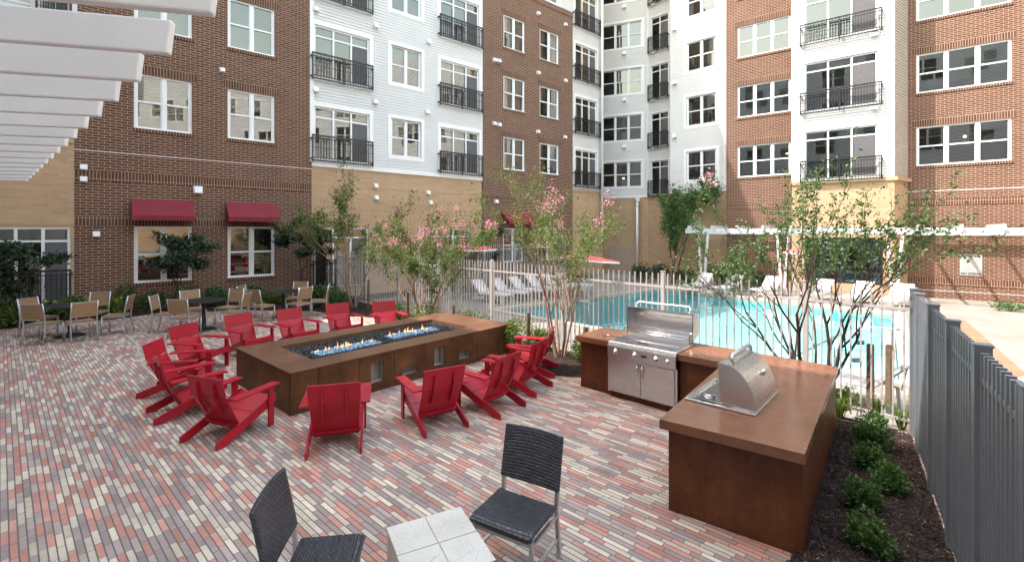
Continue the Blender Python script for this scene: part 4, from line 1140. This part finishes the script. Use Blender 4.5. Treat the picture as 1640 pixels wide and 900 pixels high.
fence('patio_fence', 'tall dark grey metal picket fence at the right edge, running towards the viewer', None, FC + BD*.02, BD, BP, .02, 1.83, .088, M['fence'], .034, .085, (.10,.17))
# fences by the tan wall beyond
q0, q1 = AT(655, 18.6), AT(905, 26.0); dd = (q1-q0); L_ = dd.length
fence('terrace_fence', 'pale picket fence along the tan wall behind the row of loungers', None, q0, dd.normalized(), [i*L_/5 for i in range(6)], ZD, 1.95, .125, M['poolfence'], .02, .06)
q0, q1 = AT(978, 27.5), AT(1012, 27.2); dd = (q1-q0); L_ = dd.length
fence('garden_gate', 'narrow grey metal gate by the downpipe behind the coral parasol', None, q0, dd.normalized(), [0, L_], ZD, 1.68, .11, M['fence'], .02, .05, cat='gate')

# ------------------------------------------------------------------ pergola beams at the upper left
pg = thing('slatted_pergola', 'white slatted pergola whose beam ends reach in at the upper left', 'pergola', (-3.2, 1.5, 0))
p0 = Vector((-3.2, 1.5, 0)); ZP = 3.40
ends = [(350,17),(272,88),(222,134),(187,166),(160,190),(138,208),(121,222),(107,235),(96,245),(86,255),(75,265),(62,274.5),(51,284),(41,293)]
bdir = Vector((.972, .235, 0)).normalized()
e0 = G(272,88,ZP); e1 = G(121,222,ZP); stp = (e1-e0)/5.0
for k in range(-1, 15):
    e = e0 + stp*k; a = e - bdir*3.4; mb = MB(); hh = .150
    pn = Vector((-bdir.y, bdir.x, 0))*.024
    mb.hexa([a-pn-p0, e-pn-p0, e+pn-p0, a+pn-p0, a-pn-p0+Vector((0,0,hh)), e-pn-p0+Vector((0,0,hh))+bdir*.016, e+pn-p0+Vector((0,0,hh))+bdir*.016, a+pn-p0+Vector((0,0,hh))])
    obj('beam', mb, M['beam'], pg, bevel=.008)
sd = stp.normalized()
gA_, gB_ = e0 - stp*1.6 - bdir*2.75 - p0, e0 + stp*14.6 - bdir*2.75 - p0
mb = MB(); mb.bar(gA_ - Vector((0,0,.11)), gB_ - Vector((0,0,.11)), .09, .21); obj('girder', mb, M['beam'], pg)
for k in (.4, 7.5, 14.2):
    q = e0 + stp*k - bdir*2.75 - p0; mb = MB(); mb.box(q.x-.07,q.x+.07,q.y-.07,q.y+.07,0,ZP-.215); obj('post', mb, M['beam'], pg)

# ------------------------------------------------------------------ pool pergola along the right wing
pn_ = Vector((wj.d.y, -wj.d.x, 0))
def Ppt(px):
    Y = 2414/(.0715*(px+150)); p = AT(px, Y) + pn_*2.35; return p
A0, A1 = Rpt(1087) + pn_*3.0, Rpt(1840) + pn_*3.0
wp = Wall(A0, A1, 0, 3)
pp0 = A0 + Vector((0,0,ZD))
pp = thing('pool_pergola', 'white pergola with V shaped posts along the sunny walls beyond the pool', 'pergola', (A0.x, A0.y, ZD), wp.rz)
zz = 2.42 - ZD
def bu(px): return wp.u(px)
mb = MB(); mb.box(bu(1098), wp.L, -.05, .05, zz+.06, zz+.30); obj('girder', mb, M['pergola'], pp)
mb = MB(); mb.box(bu(1098), wp.L, 2.55, 2.65, zz, zz+.30); obj('girder', mb, M['pergola'], pp)
x = bu(1106)
while x < wp.L:
    mb = MB(); mb.prism([(-.38,zz+.22),(-.10,zz+.302),(2.9,zz+.302),(2.9,zz+.44),(-.38,zz+.44)], 'x', x-.035, x+.035); obj('rafter', mb, M['pergola'], pp); x += 1.12
for px in (1126, 1254, 1433, 1700):
    u = bu(px)
    for s in (-1,1): mb = MB(); mb.bar((u+s*.03,0,.0),(u+s*.24,0,zz),.10,.12,(0,1,0)); obj('post', mb, M['pergola'], pp)

# ------------------------------------------------------------------ pool sign on the right brick wall
su0, su1 = wj.u(1537), wj.u(1573)
def sz(py): return wj.Z(1555, py)
zt_, zb_ = sz(407.5), sz(441.5)
sgn_loc = wj.loc(su0, zb_, .012) + B0
sg_ = thing('pool_sign', 'white pool rules board fixed to the sunlit brick wall', 'sign', sgn_loc, wj.rz)
sw, sh_ = su1-su0, zt_-zb_
mb = MB(); mb.box(0,sw,-.012,.0,0,sh_); obj('sign_board', mb, M['sign_grey'], sg_)
M['ink'] = mat('dark sign ink', (.03,.03,.035), .6); M['ink_soft'] = mat('grey sign ink', (.34,.35,.36), .6)
def text(body, x, z, size, m, parent, width=None):
    cu = bpy.data.curves.new('lettering', 'FONT'); cu.body = body; cu.size = size; cu.align_x = 'CENTER'; cu.extrude = .001; cu.offset = .006
    tmp = bpy.data.objects.new('lettering', cu); col.objects.link(tmp)
    dg = bpy.context.evaluated_depsgraph_get(); me = bpy.data.meshes.new_from_object(tmp.evaluated_get(dg)); bpy.data.objects.remove(tmp)
    xs = [v.co.x for v in me.vertices]; k = width/(max(xs)-min(xs)) if width else 1
    for v in me.vertices: v.co = Vector((v.co.x*k, -v.co.z, v.co.y))
    me.materials.clear(); me.materials.append(m)
    o = bpy.data.objects.new('lettering', me); col.objects.link(o); o.parent = parent; o.location = (x, -.0145, z); return o
text('POOL RULES', sw/2, sh_*.885, .105, M['ink'], sg_, sw*.74)
text('NO DIVING!', sw/2, sh_*.045, .125, M['ink'], sg_, sw*.90)
mb = MB(); rl = random.Random(5)
for i in range(15):
    z = sh_*(.82-.045*i); mb.box(sw*.09, sw*(.09+rl.uniform(.45,.82)), -.0145, -.0125, z, z+.012)
obj('small_print', mb, M['ink_soft'], sg_)

# ------------------------------------------------------------------ sun loungers
def lounger(label, group, loc, rz, sling):
    t = thing('sun_lounger', label, 'sun lounger', loc, rz, group)
    W = .33; zs = .36
    mb = MB()
    for s in (-1,1):
        mb.bar((s*W,-.95,zs),(s*W,.30,zs),.035,.045); mb.bar((s*W,.30,zs),(s*W,.80,zs+.50),.035,.04)
    mb.bar((-W,-.95,zs),(W,-.95,zs),.035,.045); mb.bar((-W,.80,zs+.50),(W,.80,zs+.50),.035,.04); mb.bar((-W,.28,zs-.01),(W,.28,zs-.01),.035,.04)
    obj('frame', mb, M['pergola'], t)
    for s in (-1,1):
        for y in (-.85,.55): mb = MB(); mb.bar((s*W,y,0),(s*W,y-.03 if y > 0 else y,zs if y < 0 else zs-.0),.04,.05,(0,1,0)); obj('leg', mb, M['pergola'], t)
        if s: mb = MB(); mb.bar((s*W,.55,zs-.02),(s*W,.30,zs-.0),.03); mb.bar((s*(W-.03),.58,.32),(s*(W-.03),.66,zs+.36),.02); obj('back_support', mb, M['pergola'], t)
    mb = MB(); mb.grid(2,8,lambda u,v: (-W+.01+2*(W-.01)*u, -.93+1.22*v, zs+.028-.02*math.sin(math.pi*u)))
    obj('seat_sling', mb, sling, t, solid=-.012)
    mb = MB(); mb.grid(2,6,lambda u,v: (-W+.01+2*(W-.01)*u, .31+.48*v, zs+.035+.49*v-.02*math.sin(math.pi*u)))
    obj('back_sling', mb, sling, t, solid=-.012)
    return t
LG = 'white loungers along the left side of the pool'
LD_ = LDIR
names_l = ['first lounger from the left behind the picket fence, white sling back raised','second white lounger from the left behind the picket fence','third white lounger from the left, beside the left trunk of the middle flowering tree',
           'fourth white lounger from the left, seen through the middle flowering tree','fifth white lounger from the left, mostly behind tree branches','sixth and furthest white lounger of the left row, near the coral parasol']
lo = AT(786, 19.4, ZD)
for i, lab in enumerate(names_l):
    p = lo + LD_*(i*1.02); f = Vector((-.80,.60,0))       # head end away from the pool
    lounger(lab, LG, p, rotz_of(f), M['white_sling'])
LR = 'white loungers beyond the far side of the pool'
spots = [(1117,22.6,'white lounger under the V shaped pergola post beyond the pool, leftmost on that side'),(1166,21.7,'white lounger beyond the pool between the pergola post and the big right tree'),(1226,20.9,'white lounger behind the left branches of the big right tree'),
         (1309,19.6,'white lounger in front of the tan wall and wide window, with grey shadow spots'),(1374,18.7,'white lounger seen through the right branches of the big tree'),(1436,17.9,'white lounger closest to the corner of the dark fence, wide white back')]
for px, Y, lab in spots: lounger(lab, LR, AT(px, Y, ZD), rotz_of((.82,.57)), M['white_sling'])
lounger('grey sling lounger just beyond the fence behind the counter, seen from its back', None, AT(1366, 8.0, ZD), rotz_of((.55,-.83)), M['grey_sling'])

# ------------------------------------------------------------------ parasols
def parasol(px, Y, z, r, tilt, label):
    p = AT(px, Y, ZD); t = thing('parasol', label, 'parasol', p, 0, 'coral parasols'); hz = z-ZD
    mb = MB(); mb.tube([(0,0,0),(0,0,hz+.16)], .028, 10); obj('pole', mb, M['pergola'], t)
    mb = MB(); mb.lathe([(0,.06),(.2,.05),(.26,0)], n=20); obj('base_plate', mb, M['pergola'], t)
    mb = MB(); n = 8
    def P(k, rr_, zz_): a = 2*math.pi*k/n + .3; return (rr_*math.cos(a), rr_*math.sin(a), zz_ + tilt*rr_*math.cos(a))
    for k in range(n):
        mb.face([P(k,r,hz),P(k+1,r,hz),P(k+1,r*.5,hz+.10),P(k,r*.5,hz+.10)]); mb.face([P(k,r*.5,hz+.10),P(k+1,r*.5,hz+.10),(0,0,hz+.17)])
    obj('canopy', mb, M['umb'], t)
    mb = MB()
    for k in range(n): mb.face([P(k,r,hz-.05),P(k+1,r,hz-.05),P(k+1,r+.005,hz+.005),P(k,r+.005,hz+.005)]); mb.bar(P(k,r,hz-.02),(0,0,hz+.14),.018)
    obj('canopy_trim', mb, M['trim'], t)
parasol(936, 19.6, 1.44, 1.5, -.09, 'largest coral parasol behind the middle flowering tree, tilted to the right')
parasol(766, 20.5, 1.78, .85, .02, 'coral parasol beside the pink flowering tree, right one of a pair')
parasol(716, 22.0, 1.80, .62, .0, 'small dark coral parasol half hidden by the pink flowering tree, left one of a pair')
parasol(862, 24.5, 1.80, .80, .0, 'coral parasol furthest back in front of the dark brick wall')
parasol(1272, 19.5, 1.70, .42, .0, 'coral parasol in front of the tan wall, behind the big right tree')

# ------------------------------------------------------------------ pool handrail, stakes, small things
def rail_pair():
    for i, (px0, py0, px1, py1) in enumerate(((1360,552,1462,505),(1395,575,1466,528))): pass
rl0 = G(1428,598,ZD); t = thing('pool_handrail', 'stainless steel handrail going down the pool steps', 'handrail', (rl0.x, rl0.y, ZD))
mb = MB(); inn3 = Vector((inn.x, inn.y, 0))
mb.tube([Vector((.25,.12,.88)), Vector((0.05,0.02,.90)), Vector((0,0,.90))+inn3*.35, Vector((0,0,.62))+inn3*.95, Vector((0,0,.02))+inn3*1.75, Vector((0,0,-.5))+inn3*1.85], .024, 10); obj('grab_rail', mb, M['chrome'], t)
mb = MB(); mb.tube([(0.05,.02,-.1),(.05,.02,.9)], .034, 10); obj('post', mb, M['chrome'], t)
mb = MB(); mb.tube([Vector((0,0,-.45))+inn3*1.0, Vector((0,0,.6))+inn3*.97], .022, 10); obj('post', mb, M['chrome'], t)
def stake(p, h, label):
    mb = MB(); mb.box(-.035,.035,-.035,.035,-.05,h); mb.box(-.03,.03,-.03,.03,h,h+.015)
    tag(obj('tree_stake', mb, M['stake'], None, p, .4), label, 'stake', 'wooden tree stakes')
stake(AT(653,12.4), .95, 'slim wooden stake left of the pink flowering tree, behind the brightest red chair')
stake(AT(726,11.2), .80, 'wooden stake right of the pink flowering tree above the far pit corner')
stake(AT(590,15.2), 1.0, 'wooden stake right of the leftmost flowering tree')
stake(AT(846,9.9), .85, 'wooden stake left of the middle flowering tree')
stake(AT(938,8.9), .75, 'short dark stake right of the middle flowering tree above the counter end')
stake(AT(1394,6.75), .95, 'dark wooden stake behind the counter at the inside of the picket fence')
stake(AT(1424,7.1), .85, 'dark wooden stake nearest the corner of the two fences')
for px, py in ((1516,487.5),(1553,490),(1590,493)): pass

# ------------------------------------------------------------------ foliage
def leaf(mb, p, d, s, rnd):
    d = d.normalized() if d.length > 1e-5 else Vector((0,0,1))
    u = d.cross(Vector((rnd.uniform(-1,1),rnd.uniform(-1,1),rnd.uniform(-1,1))))
    if u.length < 1e-4: u = d.orthogonal()
    u = u.normalized()*s*.28
    n = len(mb.v); q = p + d*s*.5; fold = d.cross(u).normalized()*s*.10
    mb.v += [tuple(p), tuple(q+u+fold), tuple(p+d*s), tuple(q-u+fold)]
    mb.f.append((n,n+1,n+2,n+3)); mb.sm.append(False)
def rv(rnd): 
    while True:
        v = Vector((rnd.uniform(-1,1),rnd.uniform(-1,1),rnd.uniform(-1,1)))
        if .05 < v.length < 1: return v.normalized()
def tree(name, label, cat, group, base, h, spread, trunks, seed, leafm, bark, leaves=5000, lsize=.065, r0=.028, levels=3, bare=.38, flowers=0, flat=0, up=.35, tip=.16, lean=(0,0,0), pinkm='pink'):
    rnd = random.Random(seed); t = thing(name, label, cat, base, 0, group)
    wood, crown, flo = MB(), MB(), MB(); tips = []
    lean = Vector(lean)
    def grow(p, d, L, r, lev):
        n = 5; path = [p.copy()]; rad = [r]; q = p.copy(); dd = d.copy()
        for i in range(n):
            dd = (dd + rv(rnd)*.16 + Vector((0,0,up*.12))).normalized(); q = q + dd*L/n; path.append(q.copy()); rad.append(r*(1-.45*(i+1)/n))
        wood.tube(path, rad, 6 if lev < 2 else 4, False)
        if lev >= levels:
            tips.append((path, dd, lev)); return
        if lev == levels-1: tips.append((path, dd, lev))
        nb = 3 if lev == 0 else rnd.choice([2,3])
        for k in range(nb):
            i = n if k == 0 else rnd.randint(2, n); s = path[i]
            out = Vector((s.x, s.y, 0)); out = out.normalized() if out.length > .05 else Vector()
            nd = (dd*1.0 + rv(rnd)*(.55+.1*lev) + out*.22*spread/h + Vector((0,0,up*(1-flat)))).normalized()
            if flat: nd.z *= (1-flat*.7); nd.normalize()
            grow(s, nd, L*rnd.uniform(.55,.78), rad[i]*.72, lev+1)
    for k in range(trunks):
        a = 2*math.pi*(k+rnd.uniform(-.3,.3))/trunks
        tilt = rnd.uniform(.55,1.0)*spread/h*.62 if trunks > 1 else .05
        d = Vector((math.cos(a)*tilt, math.sin(a)*tilt, 1)) + lean; d.normalize()
        st = Vector((math.cos(a)*.07, math.sin(a)*.07, -.05)) if trunks > 1 else Vector((0,0,-.05))
        grow(st, d, h*bare*rnd.uniform(.85,1.15), r0*rnd.uniform(.75,1.15), 0)
    per = leaves/max(1,len(tips))
    for path, dd, lev in tips:
        for i in range(int(per*rnd.uniform(.35,1.65))):
            k = rnd.uniform(.5 if lev < levels else .15, 1)*(len(path)-1); i0 = min(int(k), len(path)-2); s = path[i0].lerp(path[i0+1], k-i0)
            o = rv(rnd)*abs(rnd.gauss(0,tip)); 
            if flat: o.z *= .35
            leaf(crown, s+o, rv(rnd)+dd*.4+Vector((0,0,-.2)), lsize*rnd.uniform(.6,1.3), rnd)
    if flowers:
        top = sorted(tips, key=lambda q: -q[0][-1].z)[:max(4,int(len(tips)*.5))]
        for path, dd, lev in rnd.sample(top, min(flowers, len(top))):
            c = path[-1] + Vector((0,0,.06))
            for i in range(70):
                o = Vector((rnd.gauss(0,.06), rnd.gauss(0,.06), rnd.gauss(0,.085))); leaf(flo, c+o, rv(rnd), rnd.uniform(.03,.055), rnd)
    obj('trunk', wood, M[bark], t); obj('crown', crown, M[leafm], t)
    if flo.v: obj('blossom', flo, M[pinkm], t)
    return t
CG = 'crape myrtle trees along the pool fence'
tree('crape_myrtle','thin flowering tree furthest left, several bare trunks in front of the tan wall','tree',CG,AT(566,15.7),4.2,2.5,5,21,'leaf_crape','bark_pale',7500,.068,.036,3,.42,5,tip=.14)
tree('crape_myrtle','flowering tree with many pink blossoms behind the far corner of the fire pit','tree',CG,AT(680,12.4),3.15,2.5,7,5,'leaf_crape','bark_pale',15000,.056,.032,3,.42,34,tip=.17)
tree('crape_myrtle','tall sparse flowering tree between fire pit and grill counter, a few pink blossoms on top','tree',CG,AT(897,9.55),3.9,2.3,6,8,'leaf_crape','bark_pale',8500,.050,.028,3,.40,9,tip=.12)
tree('crape_myrtle','big dark stemmed sparse tree fanning up behind the counter corner','tree',CG,AT(1303,7.0),3.5,2.55,8,18,'leaf_mid','bark_dark',7000,.052,.032,3,.44,1,tip=.08,lean=(-.03,0,0))
DG = 'small dark trees along the left building'
tree('ornamental_tree','dark leafy tree at the left edge in front of the tan wall','tree',DG,AT(30,12.6),3.1,3.4,1,31,'leaf_dark','bark_dark',9000,.095,.05,4,.36,0,.5,.3,.18)
tree('ornamental_tree','dark tree with layered leaves in front of the left awning window','tree',DG,AT(283,15.0),2.9,3.4,1,33,'leaf_dark','bark_dark',7000,.095,.035,4,.36,0,.5,.3,.17)
tree('ornamental_tree','dark tree against the corner where brown brick meets tan wall','tree',DG,AT(476,17.2),3.5,3.0,1,35,'leaf_dark','bark_dark',6500,.10,.035,4,.34,0,.4,.35,.18)
tree('ornamental_tree','dark tree by the tan wall behind the pink blossoms','tree',DG,AT(770,21.8,ZD),3.9,3.4,1,37,'leaf_dark','bark_dark',4500,.11,.04,4,.38,0,.4,.3,.20)
tree('young_tree','fuller green tree in the far tan corner beside the downpipe','tree',None,AT(1078,26.0,ZD),5.6,3.4,3,44,'leaf_mid','bark_dark',13000,.12,.06,3,.40,0,0,.55,.30)
def shrub(name, label, cat, group, p, r, h, n, seed, leafm, ls=.05, flower=None, nf=0, stems=9):
    rnd = random.Random(seed); t = thing(name, label, cat, p, 0, group); mb, st, fl = MB(), MB(), MB()
    lobes = [(Vector((rnd.uniform(-.55,.55)*r, rnd.uniform(-.55,.55)*r, h*rnd.uniform(.35,.75))), rnd.uniform(.4,.65)) for _ in range(7)]
    for i in range(n):
        c, k = rnd.choice(lobes); o = rv(rnd)*(rnd.random()**.4); q = c + Vector((o.x*r*k, o.y*r*k, o.z*h*k*.75))
        if q.z < .01: q.z = rnd.uniform(.01,.05)
        leaf(mb, q, rv(rnd)+Vector((0,0,.6))+o*.6, ls*rnd.uniform(.6,1.3), rnd)
    for i in range(stems):
        c, k = lobes[i % 7]; st.tube([(rnd.uniform(-.04,.04),rnd.uniform(-.04,.04),-.02), tuple(c*.55+Vector((0,0,h*.08))), tuple(c)], [.009,.007,.004], 4, False)
    for i in range(nf):
        c, k = rnd.choice(lobes); q = c + Vector((rnd.uniform(-.4,.4)*r, rnd.uniform(-.4,.4)*r, h*.3))
        for j in range(16): leaf(fl, q+rv(rnd)*.05, rv(rnd), .045, rnd)
    obj('stems', st, M['bark_dark'], t); obj('foliage', mb, M[leafm], t)
    if nf: obj('blossom', fl, M[flower], t)
    return t
BG = 'low shrubs in the mulch bed by the big fence'
bx = [(1386,876,.20,'boxwood shrub nearest the viewer in the right mulch bed'),(1384,814,.21,'second boxwood shrub from the viewer in the right mulch bed'),(1412,781,.21,'third and widest boxwood shrub from the viewer in the right bed, with a taller shoot'),
      (1386,744,.20,'fourth boxwood shrub from the viewer in the right mulch bed'),(1398,713,.20,'fifth boxwood shrub from the viewer in the right mulch bed'),(1406,688,.22,'boxwood shrub furthest from the viewer in the right bed, close to the picket fence')]
for i, (px, py, r, lab) in enumerate(bx):
    shrub('boxwood_shrub', lab, 'shrub', BG, G(px,py+12), r*.86, .29, 1500, 50+i, 'leaf_mid', .04)
SG = 'leafy plants along the foot of the brick wall'
wl = [(15,522,.45,.55,'leafy plant at the left edge under the dark tree'),(70,517,.45,.6,'leafy plant with pale flowers behind the leftmost round table'),(120,511,.42,.6,'yellow flowering plant behind the chairs of the leftmost round table'),(165,508,.42,.62,'leafy plant with a few yellow blooms right of the leftmost table'),
      (205,501,.48,.80,'tall leafy plant between the leftmost and middle tables'),(245,497,.44,.6,'bushy plant under the left awning window'),(300,494,.45,.75,'leafy plant behind the middle round table, left part of the window bed'),(350,491,.45,.7,'leafy plant between the two awning windows'),
      (405,489,.45,.65,'leafy plant under the right awning window'),(440,488,.45,.6,'leafy plant behind the right-hand round table'),(515,492,.5,.7,'leafy plant in front of the tan wall door'),(538,494,.5,.6,'leafy plant left of the leftmost flowering tree trunk')]
for i, (px, py, r, h, lab) in enumerate(wl):
    shrub('leafy_plant', lab, 'plant', SG, G(px,py), r, h, 1300, 70+i, 'leaf_mid' if i % 3 else 'leaf_bright', .09, 'yellowflower', 5 if i in (1,2,3) else 0)
FG = 'sunlit shrubs along the pool fence'
fl_ = [(683,11.9,.5,.75,'leaf_bright','bright yellow green shrub under the pink flowering tree'),(640,13.3,.4,.5,'leaf_mid','green shrub left of the pink tree behind the brightest red chair'),(760,11.3,.5,.7,'leaf_crape','sparse shrub behind the far right corner of the fire pit'),
       (828,10.0,.35,.7,'leaf_bright','bright shrub at the right end of the fire pit'),(865,10.2,.35,.45,'leaf_crape','low plants left of the middle flowering tree by the fence'),(935,9.2,.4,.5,'leaf_crape','low plants behind the left end of the counter'),
       (1345,6.75,.22,.3,'leaf_bright','small grassy plant behind the counter corner inside the fence')]
for i, (px, Y, r, h, lm, lab) in enumerate(fl_): shrub('low_shrub', lab, 'shrub', FG, AT(px,Y), r, h, 900, 100+i, lm, .06)
HG = 'dark shrubs in the far tan corner'
for i, (px, Y, r, h, lab) in enumerate(((1028,27,.7,1.0,'dark shrub left of the young tree by the downpipe'),(1055,26.8,.7,1.0,'dark shrub at the foot of the young tree'),(1100,26.0,.7,.8,'dark shrub right of the young tree'),(1150,25,.6,1.3,'purple tinged shrub by the pergola post'),(1215,23.6,.6,.9,'dark shrub in front of the right brick wall'))):
    shrub('hedge_shrub', lab, 'shrub', HG, AT(px,Y,ZD), r, h, 1100, 120+i, 'leaf_dark', .11)
shrub('low_shrub','small grey green plant in a mulch patch on the right deck','shrub',None,G(1622,499,ZD),.55,.35,700,140,'leaf_mid',.07)
def grass_tuft(p, label, seed, h=.35, n=70):
    rnd = random.Random(seed); mb = MB()
    for i in range(n):
        a = rnd.uniform(0,6.28); L = h*rnd.uniform(.6,1.2); o = Vector((math.cos(a),math.sin(a),0)); k = rnd.uniform(.2,.8); s = Vector((-o.y,o.x,0))*.006
        b = o*.04*rnd.random(); m_ = b+o*L*k*.4+Vector((0,0,L*.7)); e = b+o*L*k+Vector((0,0,L*.75))
        mb.face([b-s,b+s,m_+s*.8,m_-s*.8]); mb.face([m_-s*.8,m_+s*.8,e])
    tag(obj('grass_tuft', mb, M['leaf_bright'], None, p), label, 'grass', 'grass tufts along the fence foot')
grass_tuft(G(1345,672), 'grass tuft at the foot of the fence, beside the counter corner', 1)
grass_tuft(G(1408,668), 'grass tuft at the foot of the fence, between counter and corner post', 2)
grass_tuft(G(1444,688), 'grass tuft nearest the corner post of the two fences', 3)
# ------------------------------------------------------------------ loose mulch
rm = random.Random(77); mb = MB()
def chip(p, rnd, s):
    d = Vector((rnd.gauss(0,1), rnd.gauss(0,1), rnd.gauss(0,.35))).normalized(); u = d.orthogonal().normalized(); w = d.cross(u)
    a = rnd.uniform(0,6.28); u, w = u*math.cos(a)+w*math.sin(a), w*math.cos(a)-u*math.sin(a)
    L, b, h = s*rnd.uniform(.8,2), s*rnd.uniform(.2,.45), s*.12
    mb.hexa([p-d*L*.5-u*b*.5-w*h, p+d*L*.5-u*b*.3-w*h, p+d*L*.5+u*b*.3-w*h, p-d*L*.5+u*b*.5-w*h, p-d*L*.5-u*b*.5+w*h, p+d*L*.5-u*b*.3+w*h, p+d*L*.5+u*b*.3+w*h, p-d*L*.5+u*b*.5+w*h])
for i in range(9000):
    u, v = rm.random(), rm.random(); q = Vector(f1(u,v)); chip(q+Vector((0,0,.004)), rm, rm.uniform(.012,.034))
tag(obj('mulch_chips', mb, M['chips']), 'dark shredded bark mulch between the counter and the tall fence', 'mulch', kind='stuff')
